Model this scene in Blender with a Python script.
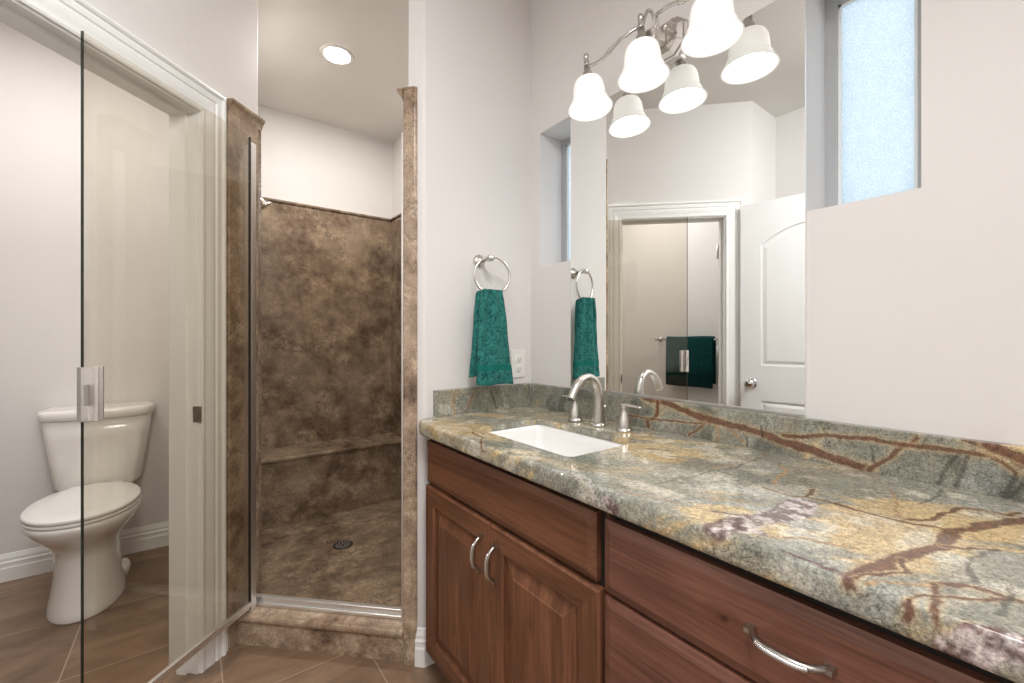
import bpy, bmesh, math, random
import numpy as np
from mathutils import Vector, Matrix

for o in list(bpy.data.objects):
    bpy.data.objects.remove(o, do_unlink=True)
scene = bpy.context.scene
COL = scene.collection
PI = math.pi

# ------------------------------------------------------------------ camera
CAM_H = 1.16
cam_data = bpy.data.cameras.new('camera')
cam = bpy.data.objects.new('camera', cam_data)
COL.objects.link(cam)
cam.location = (0, 0, CAM_H)
cam.rotation_euler = (PI / 2, 0, -math.radians(36.84))
cam_data.sensor_width = 36.0
cam_data.lens = 428.3 / 1024 * 36
cam_data.shift_y = -2.4 / 1024
cam_data.clip_start = 0.01
scene.camera = cam

# ------------------------------------------------------------------ world, lights, exposure
scene.view_settings.view_transform = 'Standard'
scene.view_settings.look = 'None'
scene.view_settings.gamma = 1.0
scene.view_settings.use_curve_mapping = False
scene.view_settings.exposure = 0.29
world = bpy.data.worlds.new('daylight')
scene.world = world
world.use_nodes = True
bg = world.node_tree.nodes['Background']
bg.inputs['Color'].default_value = (0.985, 0.992, 1.0, 1)
bg.inputs['Strength'].default_value = 1.6
CEIL = 2.675


def area_light(name, loc, sx, sy, watts, color, rot=(0, 0, 0)):
    d = bpy.data.lights.new(name, 'AREA')
    d.shape = 'RECTANGLE'
    d.size, d.size_y = sx, sy
    d.energy = watts
    d.color = color
    o = bpy.data.objects.new(name, d)
    COL.objects.link(o)
    o.location = loc
    o.rotation_euler = rot
    return o


WARM = (1.0, 0.985, 0.965)
area_light('room_fill_light', (0.00, -0.08, CEIL - 0.16), 0.7, 0.7, 31, (0.985, 0.99, 1.0), Vector((-0.43, 0.36, -0.82)).to_track_quat('-Z', 'Y').to_euler())  # added unseen fill, tilted to brighten the slanted wall and spare the vanity wall
area_light('rear_fill_light', (-0.15, -1.35, CEIL - 0.02), 0.9, 0.7, 12, (0.985, 0.99, 1.0))  # second added fill behind the camera, no fixture there
area_light('toilet_fill_light', (-0.5, 2.25, CEIL - 0.02), 0.6, 0.6, 11.5, WARM)  # unseen fill added to brighten the toilet room


# ------------------------------------------------------------------ node helpers
def new_mat(name):
    m = bpy.data.materials.new(name)
    m.use_nodes = True
    nt = m.node_tree
    return m, nt, nt.nodes['Principled BSDF']


def srgb(r, g, b):
    def f(c):
        c /= 255.0
        return c / 12.92 if c <= 0.04045 else ((c + 0.055) / 1.055) ** 2.4
    return (f(r), f(g), f(b), 1)


def node(nt, kind, **kw):
    n = nt.nodes.new(kind)
    for k, v in kw.items():
        if k in n.inputs.keys():
            n.inputs[k].default_value = v
        else:
            setattr(n, k, v)
    return n


def noise(nt, vec, scale, detail=4, rough=0.55, dist=0.0):
    n = nt.nodes.new('ShaderNodeTexNoise')
    n.inputs['Scale'].default_value = scale
    n.inputs['Detail'].default_value = detail
    n.inputs['Roughness'].default_value = rough
    n.inputs['Distortion'].default_value = dist
    if vec is not None:
        nt.links.new(vec, n.inputs['Vector'])
    return n.outputs['Fac']


def ramp(nt, fac, stops):
    n = nt.nodes.new('ShaderNodeValToRGB')
    e = n.color_ramp.elements
    while len(e) < len(stops):
        e.new(0.5)
    for el, (p, c) in zip(e, stops):
        el.position = p
        el.color = c
    nt.links.new(fac, n.inputs['Fac'])
    return n.outputs['Color']


def mix(nt, a, b, fac, mode='MIX'):
    n = nt.nodes.new('ShaderNodeMix')
    n.data_type = 'RGBA'
    n.blend_type = mode
    for sock, v in ((n.inputs[0], fac), (n.inputs[6], a), (n.inputs[7], b)):
        if hasattr(v, 'is_output'):
            nt.links.new(v, sock)
        else:
            sock.default_value = v
    return n.outputs[2]


def math_n(nt, op, a, b=None, c=None):
    n = nt.nodes.new('ShaderNodeMath')
    n.operation = op
    for i, v in enumerate((a, b, c)):
        if v is None:
            continue
        if hasattr(v, 'is_output'):
            nt.links.new(v, n.inputs[i])
        else:
            n.inputs[i].default_value = v
    return n.outputs[0]


def position(nt, scale=(1, 1, 1), rot=(0, 0, 0), world_space=True):
    if world_space:
        src = nt.nodes.new('ShaderNodeNewGeometry').outputs['Position']
    else:
        src = nt.nodes.new('ShaderNodeTexCoord').outputs['Object']
    mp = nt.nodes.new('ShaderNodeMapping')
    mp.inputs['Scale'].default_value = scale
    mp.inputs['Rotation'].default_value = rot
    nt.links.new(src, mp.inputs['Vector'])
    return mp.outputs['Vector']


def bump(nt, bsdf, height, strength=0.2, dist=0.002):
    n = nt.nodes.new('ShaderNodeBump')
    n.inputs['Strength'].default_value = strength
    n.inputs['Distance'].default_value = dist
    nt.links.new(height, n.inputs['Height'])
    nt.links.new(n.outputs['Normal'], bsdf.inputs['Normal'])


def simple(name, col, rough=0.5, metal=0.0, spec=0.5, noise_amt=0.06, nscale=6, bump_s=0.0, bump_scale=60, coat=0.0):
    m, nt, b = new_mat(name)
    p = position(nt)
    f = noise(nt, p, nscale, 4)
    dark = tuple(c * (1 - noise_amt) for c in col[:3]) + (1,)
    lite = tuple(min(1, c * (1 + noise_amt)) for c in col[:3]) + (1,)
    nt.links.new(ramp(nt, f, [(0.3, dark), (0.7, lite)]), b.inputs['Base Color'])
    b.inputs['Roughness'].default_value = rough
    b.inputs['Metallic'].default_value = metal
    b.inputs['Specular IOR Level'].default_value = spec
    b.inputs['Coat Weight'].default_value = coat
    b.inputs['Coat Roughness'].default_value = 0.08
    if bump_s:
        bump(nt, b, noise(nt, p, bump_scale, 3), bump_s, 0.002)
    return m


M = {}
M['wall'] = simple('wall_paint', srgb(225, 221, 218), 0.6, spec=0.25, noise_amt=0.012, nscale=2.5, bump_s=0.35, bump_scale=28)
M['ceiling'] = simple('ceiling_paint', srgb(234, 231, 226), 0.8, spec=0.15, noise_amt=0.012, nscale=3, bump_s=0.3, bump_scale=40)
M['trim'] = simple('white_trim', srgb(243, 243, 240), 0.35, noise_amt=0.01)
M['door'] = simple('white_door_paint', srgb(244, 244, 243), 0.4, noise_amt=0.01)
M['porcelain'] = simple('porcelain', srgb(238, 234, 228), 0.12, noise_amt=0.008, coat=0.5)
M['basin'] = simple('basin_porcelain', srgb(244, 243, 240), 0.1, noise_amt=0.006, coat=0.5)
M['plastic'] = simple('white_plastic', srgb(236, 233, 228), 0.35, noise_amt=0.01)
M['nickel'] = simple('brushed_nickel', (0.66, 0.635, 0.60, 1), 0.26, metal=1.0, noise_amt=0.04, nscale=60)
M['chrome'] = simple('polished_chrome', (0.72, 0.72, 0.72, 1), 0.09, metal=1.0, noise_amt=0.02)
M['aluminium'] = simple('satin_aluminium', (0.86, 0.84, 0.82, 1), 0.42, metal=1.0, noise_amt=0.03, nscale=80)
M['pewter'] = simple('aged_pewter', (0.46, 0.43, 0.39, 1), 0.3, metal=1.0, noise_amt=0.15, nscale=120)
M['bronze'] = simple('dark_bronze', (0.10, 0.085, 0.07, 1), 0.35, metal=1.0, noise_amt=0.2, nscale=90)
M['black'] = simple('dark_gap', (0.012, 0.009, 0.007, 1), 0.7, noise_amt=0.1)
M['seal'] = simple('grey_seal', srgb(150, 143, 135), 0.5, noise_amt=0.02)
M['window_frame'] = simple('grey_window_frame', srgb(176, 178, 180), 0.45, noise_amt=0.02)
M['mirror'] = simple('mirror_silver', (0.93, 0.945, 0.93, 1), 0.0, metal=1.0, noise_amt=0.0)

# glazing of the shower door: clear, faintly tinted sheet
m, nt, b = new_mat('shower_glass')
nt.nodes.remove(b)
out = nt.nodes['Material Output']
tr = node(nt, 'ShaderNodeBsdfTransparent')
tr.inputs['Color'].default_value = (0.905, 0.885, 0.845, 1)
gl = node(nt, 'ShaderNodeBsdfGlossy')
gl.inputs['Roughness'].default_value = 0.0
gl.inputs['Color'].default_value = (1, 1, 1, 1)
lwt = node(nt, 'ShaderNodeLayerWeight')
lwt.inputs['Blend'].default_value = 0.5
schlick = math_n(nt, 'MULTIPLY_ADD', math_n(nt, 'POWER', lwt.outputs['Facing'], 5.0), 0.92, 0.04)
ms = node(nt, 'ShaderNodeMixShader')
nt.links.new(schlick, ms.inputs[0])
nt.links.new(tr.outputs[0], ms.inputs[1])
nt.links.new(gl.outputs[0], ms.inputs[2])
nt.links.new(ms.outputs[0], out.inputs['Surface'])
M['glass'] = m
M['glass_edge'] = simple('glass_edge', srgb(42, 46, 40), 0.15, noise_amt=0.05)

# obscure window glass lit from outside
m, nt, b = new_mat('frosted_glass')
nt.nodes.remove(b)
out = nt.nodes['Material Output']
p = position(nt)
v = nt.nodes.new('ShaderNodeTexVoronoi')
v.inputs['Scale'].default_value = 260
nt.links.new(p, v.inputs['Vector'])
n1 = noise(nt, p, 45, 5)
f = math_n(nt, 'ADD', math_n(nt, 'MULTIPLY', v.outputs['Distance'], 0.55), math_n(nt, 'MULTIPLY', n1, 0.3))
c = ramp(nt, f, [(0.25, srgb(200, 212, 220)), (0.75, srgb(232, 239, 244))])
tl = node(nt, 'ShaderNodeBsdfTranslucent')
nt.links.new(c, tl.inputs['Color'])
gl = node(nt, 'ShaderNodeBsdfGlossy')
gl.inputs['Roughness'].default_value = 0.25
ms = node(nt, 'ShaderNodeMixShader')
ms.inputs[0].default_value = 0.04
nt.links.new(tl.outputs[0], ms.inputs[1])
nt.links.new(gl.outputs[0], ms.inputs[2])
nt.links.new(ms.outputs[0], out.inputs['Surface'])
M['frosted'] = m

# lamp shade and bulb: they give off light
m, nt, b = new_mat('lit_shade_glass')
p = position(nt)
f = noise(nt, p, 22, 3)
nt.links.new(ramp(nt, f, [(0.3, (0.9, 0.88, 0.85, 1)), (0.7, (1, 0.985, 0.96, 1))]), b.inputs['Base Color'])
b.inputs['Roughness'].default_value = 0.25
b.inputs['Emission Color'].default_value = (1.0, 0.95, 0.90, 1)
b.inputs['Emission Strength'].default_value = 0.27
M['shade'] = m
m, nt, b = new_mat('lit_bulb')
b.inputs['Emission Color'].default_value = (1.0, 0.975, 0.945, 1)
b.inputs['Emission Strength'].default_value = 8.0
M['bulb'] = m
m, nt, b = new_mat('lit_lens')
b.inputs['Emission Color'].default_value = (1.0, 0.97, 0.92, 1)
b.inputs['Emission Strength'].default_value = 330.0
M['lens'] = m


def stone_mat(name, cols, scale, vein_col, rough=0.22, light=1.0):
    m, nt, b = new_mat(name)
    p = position(nt)
    f1 = noise(nt, p, scale, 10, 0.72, 0.15)
    base = ramp(nt, f1, cols)
    f2 = noise(nt, p, scale * 0.35, 7, 0.68, 0.2)
    pale = ramp(nt, f2, [(0.42, (0, 0, 0, 1)), (0.66, (1, 1, 1, 1))])
    base = mix(nt, base, mix(nt, base, cols[-1][1], 0.55), pale)
    f3 = noise(nt, p, scale * 2.2, 7, 0.75, 0.3)
    v = ramp(nt, math_n(nt, 'ABSOLUTE', math_n(nt, 'SUBTRACT', noise(nt, p, scale * 0.9, 8, 0.72, 0.3), 0.5)),
             [(0.0, (1, 1, 1, 1)), (0.022, (0, 0, 0, 1))])
    blot = ramp(nt, f3, [(0.30, (1, 1, 1, 1)), (0.42, (0, 0, 0, 1))])
    gate = ramp(nt, noise(nt, p, scale * 0.5, 3), [(0.48, (0, 0, 0, 1)), (0.62, (1, 1, 1, 1))])
    vm = math_n(nt, 'MULTIPLY', math_n(nt, 'MAXIMUM', v, math_n(nt, 'MULTIPLY', blot, 0.9)), gate)
    base = mix(nt, base, vein_col, math_n(nt, 'MULTIPLY', vm, 0.75))
    fine = noise(nt, p, scale * 22, 3, 0.6)
    base = mix(nt, base, ramp(nt, fine, [(0.3, (0.5, 0.5, 0.5, 1)), (0.7, (1.4, 1.4, 1.4, 1))]), 0.7, 'MULTIPLY')
    nt.links.new(base, b.inputs['Base Color'])
    b.inputs['Roughness'].default_value = rough
    return m


M['stone'] = stone_mat('brown_stone', [(0.36, srgb(86, 69, 56)), (0.46, srgb(116, 96, 78)), (0.54, srgb(140, 118, 96)), (0.64, srgb(174, 152, 127))],
                       8, srgb(48, 37, 31))
M['stone_light'] = stone_mat('tan_stone', [(0.34, srgb(96, 77, 63)), (0.45, srgb(140, 116, 96)), (0.54, srgb(170, 145, 122)), (0.66, srgb(206, 186, 162))],
                             11, srgb(62, 47, 41))

# floor tile: 0.4445 m squares with a pale joint
m, nt, b = new_mat('floor_tile')
TILE = 0.4445
geo = nt.nodes.new('ShaderNodeNewGeometry').outputs['Position']
sep = nt.nodes.new('ShaderNodeSeparateXYZ')
nt.links.new(geo, sep.inputs[0])
ax = math_n(nt, 'DIVIDE', math_n(nt, 'SUBTRACT', sep.outputs[0], 0.530 - 20 * TILE), TILE)
ay = math_n(nt, 'DIVIDE', math_n(nt, 'SUBTRACT', sep.outputs[1], 1.635 - 20 * TILE), TILE)
fx = math_n(nt, 'ABSOLUTE', math_n(nt, 'SUBTRACT', math_n(nt, 'FRACT', ax), 0.5))
fy = math_n(nt, 'ABSOLUTE', math_n(nt, 'SUBTRACT', math_n(nt, 'FRACT', ay), 0.5))
joint = math_n(nt, 'GREATER_THAN', math_n(nt, 'MAXIMUM', fx, fy), 0.5 - 0.0045)
ids = nt.nodes.new('ShaderNodeCombineXYZ')
nt.links.new(math_n(nt, 'FLOOR', ax), ids.inputs[0])
nt.links.new(math_n(nt, 'FLOOR', ay), ids.inputs[1])
wn = nt.nodes.new('ShaderNodeTexWhiteNoise')
nt.links.new(ids.outputs[0], wn.inputs['Vector'])
vadd = nt.nodes.new('ShaderNodeVectorMath')
vadd.operation = 'MULTIPLY_ADD'
nt.links.new(wn.outputs['Color'], vadd.inputs[0])
vadd.inputs[1].default_value = (9, 9, 9)
nt.links.new(geo, vadd.inputs[2])
mp = nt.nodes.new('ShaderNodeMapping')
mp.inputs['Scale'].default_value = (1, 2.2, 1)
mp.inputs['Rotation'].default_value = (0, 0, 0.5)
nt.links.new(vadd.outputs[0], mp.inputs['Vector'])
f1 = noise(nt, mp.outputs[0], 3.2, 7, 0.6, 0.8)
tile = ramp(nt, f1, [(0.3, srgb(106, 84, 67)), (0.5, srgb(128, 103, 82)), (0.7, srgb(150, 123, 100))])
f2 = noise(nt, mp.outputs[0], 26, 4, 0.6)
tile = mix(nt, tile, ramp(nt, f2, [(0.3, (0.84, 0.84, 0.84, 1)), (0.7, (1.12, 1.12, 1.12, 1))]), 0.5, 'MULTIPLY')
nt.links.new(mix(nt, tile, srgb(170, 150, 130), joint), b.inputs['Base Color'])
b.inputs['Roughness'].default_value = 0.38
bump(nt, b, math_n(nt, 'SUBTRACT', math_n(nt, 'MULTIPLY', f1, 0.4), joint), 0.25, 0.002)
M['tile'] = m


# knotty alder, grain along one axis
def wood(name, axis, tone):
    m, nt, b = new_mat(name)
    sc = [14, 14, 14]
    sc[axis] = 1.1
    p = position(nt, tuple(sc))
    f1 = noise(nt, p, 1.1, 7, 0.62, 2.2)
    sc2 = [150, 150, 150]
    sc2[axis] = 3.5
    f2 = noise(nt, position(nt, tuple(sc2)), 1.6, 4, 0.65, 0.3)
    big = noise(nt, position(nt), 3.2, 3, 0.5, 0.4)
    a, c, d, e = tone
    base = ramp(nt, f1, [(0.18, a), (0.42, c), (0.62, d), (0.9, e)])
    base = mix(nt, base, ramp(nt, f2, [(0.34, (0.42, 0.38, 0.36, 1)), (0.56, (1.15, 1.15, 1.15, 1))]), 0.55, 'MULTIPLY')
    base = mix(nt, base, ramp(nt, big, [(0.3, (0.72, 0.70, 0.70, 1)), (0.7, (1.18, 1.16, 1.12, 1))]), 0.7, 'MULTIPLY')
    # knots
    sk = [0.01, 8.5, 8.5]
    sk[axis] = 4.4
    vk = nt.nodes.new('ShaderNodeTexVoronoi')
    vk.inputs['Scale'].default_value = 1.0
    pk = position(nt, tuple(sk))
    nt.links.new(pk, vk.inputs['Vector'])
    kd = math_n(nt, 'ADD', vk.outputs['Distance'], math_n(nt, 'MULTIPLY', math_n(nt, 'SUBTRACT', noise(nt, pk, 9, 3), 0.5), 0.12))
    pick = nt.nodes.new('ShaderNodeSeparateColor')
    nt.links.new(vk.outputs['Color'], pick.inputs[0])
    keep = math_n(nt, 'GREATER_THAN', pick.outputs[0], 0.30)
    core = math_n(nt, 'MULTIPLY', ramp(nt, kd, [(0.025, (1, 1, 1, 1)), (0.065, (0, 0, 0, 1))]), keep)
    ring_ = math_n(nt, 'MULTIPLY', ramp(nt, kd, [(0.05, (0.55, 0.55, 0.55, 1)), (0.19, (0, 0, 0, 1))]), keep)
    base = mix(nt, base, srgb(92, 52, 34), ring_)
    base = mix(nt, base, srgb(36, 18, 12), math_n(nt, 'MULTIPLY', core, 0.9))
    nt.links.new(base, b.inputs['Base Color'])
    b.inputs['Roughness'].default_value = 0.34
    b.inputs['Specular IOR Level'].default_value = 0.45
    bump(nt, b, f2, 0.08, 0.001)
    return m


T1 = (srgb(76, 46, 33), srgb(108, 70, 50), srgb(130, 87, 63), srgb(152, 106, 78))
T2 = (srgb(88, 56, 45), srgb(116, 77, 62), srgb(136, 93, 77), srgb(156, 112, 94))
M['wood_y'] = wood('alder_grain_horizontal', 1, T1)
M['wood_z'] = wood('alder_grain_vertical', 2, T1)
M['wood_y2'] = wood('alder_drawer_grain', 1, T2)

# terry towelling
def terry(name, c1, c2):
    m, nt, b = new_mat(name)
    p = position(nt)
    f = noise(nt, p, 120, 3, 0.7)
    f2 = noise(nt, p, 420, 2, 0.7)
    f3 = noise(nt, p, 60, 3, 0.6)
    g = math_n(nt, 'ADD', math_n(nt, 'ADD', math_n(nt, 'MULTIPLY', f, 0.45), math_n(nt, 'MULTIPLY', f2, 0.25)), math_n(nt, 'MULTIPLY', f3, 0.30))
    nt.links.new(ramp(nt, g, [(0.36, c1), (0.62, c2)]), b.inputs['Base Color'])
    b.inputs['Roughness'].default_value = 0.95
    b.inputs['Sheen Weight'].default_value = 0.12
    b.inputs['Sheen Roughness'].default_value = 0.5
    b.inputs['Sheen Tint'].default_value = (0.5, 0.85, 0.8, 1)
    b.inputs['Specular IOR Level'].default_value = 0.1
    bump(nt, b, g, 0.9, 0.004)
    return m


M['terry'] = terry('teal_terry', srgb(6, 54, 54), srgb(62, 136, 128))
M['terry_band'] = simple('teal_woven_band', srgb(14, 104, 96), 0.7, noise_amt=0.12, nscale=300, spec=0.2)
M['terry_dark'] = terry('dark_teal_terry', srgb(2, 34, 34), srgb(8, 66, 64))

# granite: colour comes per vertex (stone pattern), crystals come from the nodes
m, nt, b = new_mat('polished_granite')
at = nt.nodes.new('ShaderNodeAttribute')
at.attribute_name = 'stone'
p = position(nt)
f = noise(nt, p, 300, 3, 0.75)
f2 = noise(nt, p, 95, 4, 0.7)
sp1 = ramp(nt, f, [(0.36, (0.36, 0.37, 0.38, 1)), (0.5, (1, 1, 1, 1)), (0.66, (1.5, 1.5, 1.48, 1))])
sp2 = ramp(nt, f2, [(0.36, (0.55, 0.56, 0.57, 1)), (0.62, (1.25, 1.25, 1.24, 1))])
c = mix(nt, at.outputs['Color'], sp1, 0.7, 'MULTIPLY')
c = mix(nt, c, sp2, 0.7, 'MULTIPLY')
# crackle: short dark fissures, only where the stone is green
vec = nt.nodes.new('ShaderNodeVectorMath')
vec.operation = 'MULTIPLY_ADD'
nz_ = nt.nodes.new('ShaderNodeTexNoise')
nz_.inputs['Scale'].default_value = 40
nt.links.new(p, nz_.inputs['Vector'])
nt.links.new(nz_.outputs['Color'], vec.inputs[0])
vec.inputs[1].default_value = (0.03, 0.03, 0.03)
nt.links.new(p, vec.inputs[2])
vo = nt.nodes.new('ShaderNodeTexVoronoi')
vo.feature = 'DISTANCE_TO_EDGE'
vo.inputs['Scale'].default_value = 62
nt.links.new(vec.outputs[0], vo.inputs['Vector'])
edge = ramp(nt, vo.outputs['Distance'], [(0.015, (1, 1, 1, 1)), (0.06, (0, 0, 0, 1))])
gate = ramp(nt, noise(nt, p, 16, 3), [(0.47, (0, 0, 0, 1)), (0.60, (1, 1, 1, 1))])
ck = math_n(nt, 'MULTIPLY', math_n(nt, 'MULTIPLY', edge, gate), math_n(nt, 'MULTIPLY', at.outputs['Alpha'], 0.55))
c = mix(nt, c, srgb(44, 44, 40), ck)
nt.links.new(c, b.inputs['Base Color'])
b.inputs['Roughness'].default_value = 0.09
b.inputs['Specular IOR Level'].default_value = 0.6
M['granite'] = m


# ------------------------------------------------------------------ mesh helpers
class MB:
    """collects vertices and faces of ONE mesh"""

    def __init__(self):
        self.v = []
        self.f = []
        self.s = []

    def add(self, verts, faces, smooth=False, tf=None):
        n = len(self.v)
        if tf is not None:
            verts = [tuple(tf @ Vector(q)) for q in verts]
        self.v += [tuple(q) for q in verts]
        self.f += [tuple(i + n for i in q) for q in faces]
        self.s += [smooth] * len(faces)
        return self

    def box(self, x0, x1, y0, y1, z0, z1, tf=None):
        v = [(x, y, z) for z in (z0, z1) for y in (y0, y1) for x in (x0, x1)]
        return self.add(v, [(0, 2, 3, 1), (4, 5, 7, 6), (0, 1, 5, 4), (2, 6, 7, 3), (0, 4, 6, 2), (1, 3, 7, 5)], False, tf)

    def prism(self, poly, z0, z1, tf=None):
        """poly: outline in plan, any winding"""
        a = sum(poly[i][0] * poly[(i + 1) % len(poly)][1] - poly[(i + 1) % len(poly)][0] * poly[i][1] for i in range(len(poly)))
        if a < 0:
            poly = poly[::-1]
        n = len(poly)
        v = [(x, y, z0) for x, y in poly] + [(x, y, z1) for x, y in poly]
        f = [tuple(range(n))[::-1], tuple(range(n, 2 * n))]
        f += [(i, (i + 1) % n, n + (i + 1) % n, n + i) for i in range(n)]
        return self.add(v, f, False, tf)

    def loft(self, rings, cap=(True, True), smooth=True, tf=None, closed=True):
        n = len(rings[0])
        v = [q for r in rings for q in r]
        f = []
        for i in range(len(rings) - 1):
            for j in range(n if closed else n - 1):
                k = (j + 1) % n
                f.append((i * n + j, i * n + k, (i + 1) * n + k, (i + 1) * n + j))
        m = len(self.f)
        self.add(v, f, smooth, tf)
        base = len(self.v) - len(v)
        if cap[0]:
            self.f.append(tuple(base + j for j in range(n))[::-1])
            self.s.append(False)
        if cap[1]:
            self.f.append(tuple(base + (len(rings) - 1) * n + j for j in range(n)))
            self.s.append(False)
        return self

    def lathe(self, prof, tf=None, n=32, cap=(True, True)):
        """prof: (radius, height) list; axis = local z"""
        rings = [[(max(r, 1e-5) * math.cos(2 * PI * j / n), max(r, 1e-5) * math.sin(2 * PI * j / n), z) for j in range(n)] for r, z in prof]
        return self.loft(rings, cap, True, tf)

    def tube(self, pts, rad, n=12, tf=None, cap=(True, True), flat=1.0):
        pts = [Vector(q) for q in pts]
        if not isinstance(rad, (list, tuple)):
            rad = [rad] * len(pts)
        rings = []
        up = None
        for i, q in enumerate(pts):
            t = (pts[min(i + 1, len(pts) - 1)] - pts[max(i - 1, 0)]).normalized()
            if up is None:
                up = Vector((0, 0, 1)) if abs(t.z) < 0.9 else Vector((1, 0, 0))
            a = t.cross(up).normalized()
            up = a.cross(t).normalized()
            rings.append([tuple(q + rad[i] * (math.cos(2 * PI * j / n) * a + flat * math.sin(2 * PI * j / n) * up)) for j in range(n)])
        return self.loft(rings, cap, True, tf)

    def torus(self, R, r, tf=None, n=48, k=12):
        v, f = [], []
        for i in range(n):
            a = 2 * PI * i / n
            for j in range(k):
                c = 2 * PI * j / k
                v.append(((R + r * math.cos(c)) * math.cos(a), (R + r * math.cos(c)) * math.sin(a), r * math.sin(c)))
        for i in range(n):
            for j in range(k):
                f.append((i * k + j, ((i + 1) % n) * k + j, ((i + 1) % n) * k + (j + 1) % k, i * k + (j + 1) % k))
        return self.add(v, f, True, tf)

    def build(self, name, mat, parent=None, bevel=0.0, seg=2, merge=False, kind=None, angle=40, local=False):
        """vertices are given in world space (local=True: in the parent's space)"""
        me = bpy.data.meshes.new(name)
        loc = Vector((0, 0, 0))
        if parent is None:
            a = np.array(self.v)
            lo, hi = a.min(0), a.max(0)
            loc = Vector(((lo[0] + hi[0]) / 2, (lo[1] + hi[1]) / 2, lo[2]))
            self.v = [tuple(q) for q in a - np.array(loc)]
        elif not local:
            mat_w = Matrix()
            q = parent
            while q is not None:
                mat_w = q.matrix_basis @ mat_w
                q = q.parent
            inv = mat_w.inverted()
            self.v = [tuple(inv @ Vector(q)) for q in self.v]
        me.from_pydata(self.v, [], self.f)
        me.polygons.foreach_set('use_smooth', self.s)
        bm = bmesh.new()
        bm.from_mesh(me)
        if merge:
            bmesh.ops.remove_doubles(bm, verts=bm.verts, dist=1e-5)
        bmesh.ops.recalc_face_normals(bm, faces=bm.faces)
        bm.to_mesh(me)
        bm.free()
        me.materials.append(mat)
        o = bpy.data.objects.new(name, me)
        COL.objects.link(o)
        o.location = loc
        if parent is not None:
            o.parent = parent
        if bevel:
            md = o.modifiers.new('bevel', 'BEVEL')
            md.width = bevel
            md.segments = seg
            md.limit_method = 'ANGLE'
            md.angle_limit = math.radians(angle)
        if kind:
            o['kind'] = kind
        return o


def spline(pts, n=8):
    """Catmull-Rom through pts"""
    P = [Vector(p) for p in pts]
    P = [2 * P[0] - P[1]] + P + [2 * P[-1] - P[-2]]
    out = []
    for i in range(1, len(P) - 2):
        for k in range(n):
            t = k / n
            a, b, c, d = P[i - 1], P[i], P[i + 1], P[i + 2]
            out.append(0.5 * ((2 * b) + (c - a) * t + (2 * a - 5 * b + 4 * c - d) * t * t + (3 * b - a - 3 * c + d) * t ** 3))
    out.append(P[-2])
    return out


def thing(name, label, cat, loc=(0, 0, 0), rz=0.0, group=None):
    o = bpy.data.objects.new(name, None)
    o.empty_display_size = 0.05
    COL.objects.link(o)
    o.location = loc
    o.rotation_euler = (0, 0, rz)
    return tag(o, label, cat, group)


def tag(o, label, cat, group=None):
    o['label'] = label
    o['category'] = cat
    if group:
        o['group'] = group
    return o


def T(x, y, z):
    return Matrix.Translation((x, y, z))


def R(a, axis):
    return Matrix.Rotation(a, 4, axis)


S2 = math.sqrt(0.5)


def AB(a, b):
    """diagonal axes: a across the slanted wall, b along it -> plan x, y"""
    return ((a + b) * S2, (b - a) * S2)


AT = Matrix(((S2, S2, 0, 0), (-S2, S2, 0, 0), (0, 0, 1, 0), (0, 0, 0, 1)))   # local (a, b, z) -> world

# ------------------------------------------------------------------ room shell
A_WALL = -1.288          # face of the slanted wall with the toilet-room opening
A_BACK = -1.400
X_WALL = 1.157           # vanity wall
Y_TOWEL = 1.410          # short wall with the towel ring
Y_TOILET = 3.105
Y_SHOWER = 3.200
X_SHOWER = 1.240

MB().box(-1.3, 1.45, -2.0, 3.4, -0.10, 0).build('floor', M['tile'], kind='structure')
MB().box(-1.3, 1.45, -2.0, 3.4, CEIL, CEIL + 0.10).build('ceiling', M['ceiling'], kind='structure')

# vanity wall with the two recessed windows
WINS = [(1.165, 1.351), (0.193, 0.391)]
WZ0, WZ1 = 1.460, 2.012
w = MB()
ys = [-2.0, WINS[1][0], WINS[1][1], WINS[0][0], WINS[0][1], 1.53]
for i in range(5):
    if i in (1, 3):
        w.box(X_WALL, 1.33, ys[i], ys[i + 1], 0, WZ0)
        w.box(X_WALL, 1.33, ys[i], ys[i + 1], WZ1, CEIL)
    else:
        w.box(X_WALL, 1.33, ys[i], ys[i + 1], 0, CEIL)
w.build('wall_right', M['wall'], kind='structure')

for n, (y0, y1) in enumerate(WINS):
    x = 1.278
    f = MB()
    t = 0.026
    f.box(x, x + 0.03, y0 - 0.01, y0 + t, WZ0 - 0.01, WZ1 + 0.01)
    f.box(x, x + 0.03, y1 - t, y1 + 0.01, WZ0 - 0.01, WZ1 + 0.01)
    f.box(x, x + 0.03, y0 + t, y1 - t, WZ1 - t, WZ1 + 0.01)
    f.box(x, x + 0.03, y0 + t, y1 - t, WZ0 - 0.01, WZ0 + 0.006)
    wf = f.build('window_%d' % (n + 1), M['window_frame'], bevel=0.002, kind='structure')
    b = MB()
    for (a0, a1, c0, c1) in ((y0 + t, y1 - t, WZ0 + 0.006, WZ0 + 0.012), (y0 + t, y1 - t, WZ1 - t - 0.006, WZ1 - t),
                             (y0 + t, y0 + t + 0.006, WZ0 + 0.006, WZ1 - t), (y1 - t - 0.006, y1 - t, WZ0 + 0.006, WZ1 - t)):
        b.box(x + 0.006, x + 0.02, a0, a1, c0, c1)
    b.build('glazing_bead', M['trim'], wf)
    MB().box(x + 0.012, x + 0.018, y0 + t, y1 - t, WZ0 + 0.004, WZ1 - t).build('window_pane', M['frosted'], wf)


def arc(cx, cy, r, a0, a1, n=6):
    return [(cx + r * math.cos(a0 + (a1 - a0) * i / n), cy + r * math.sin(a0 + (a1 - a0) * i / n)) for i in range(n + 1)]


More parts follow.
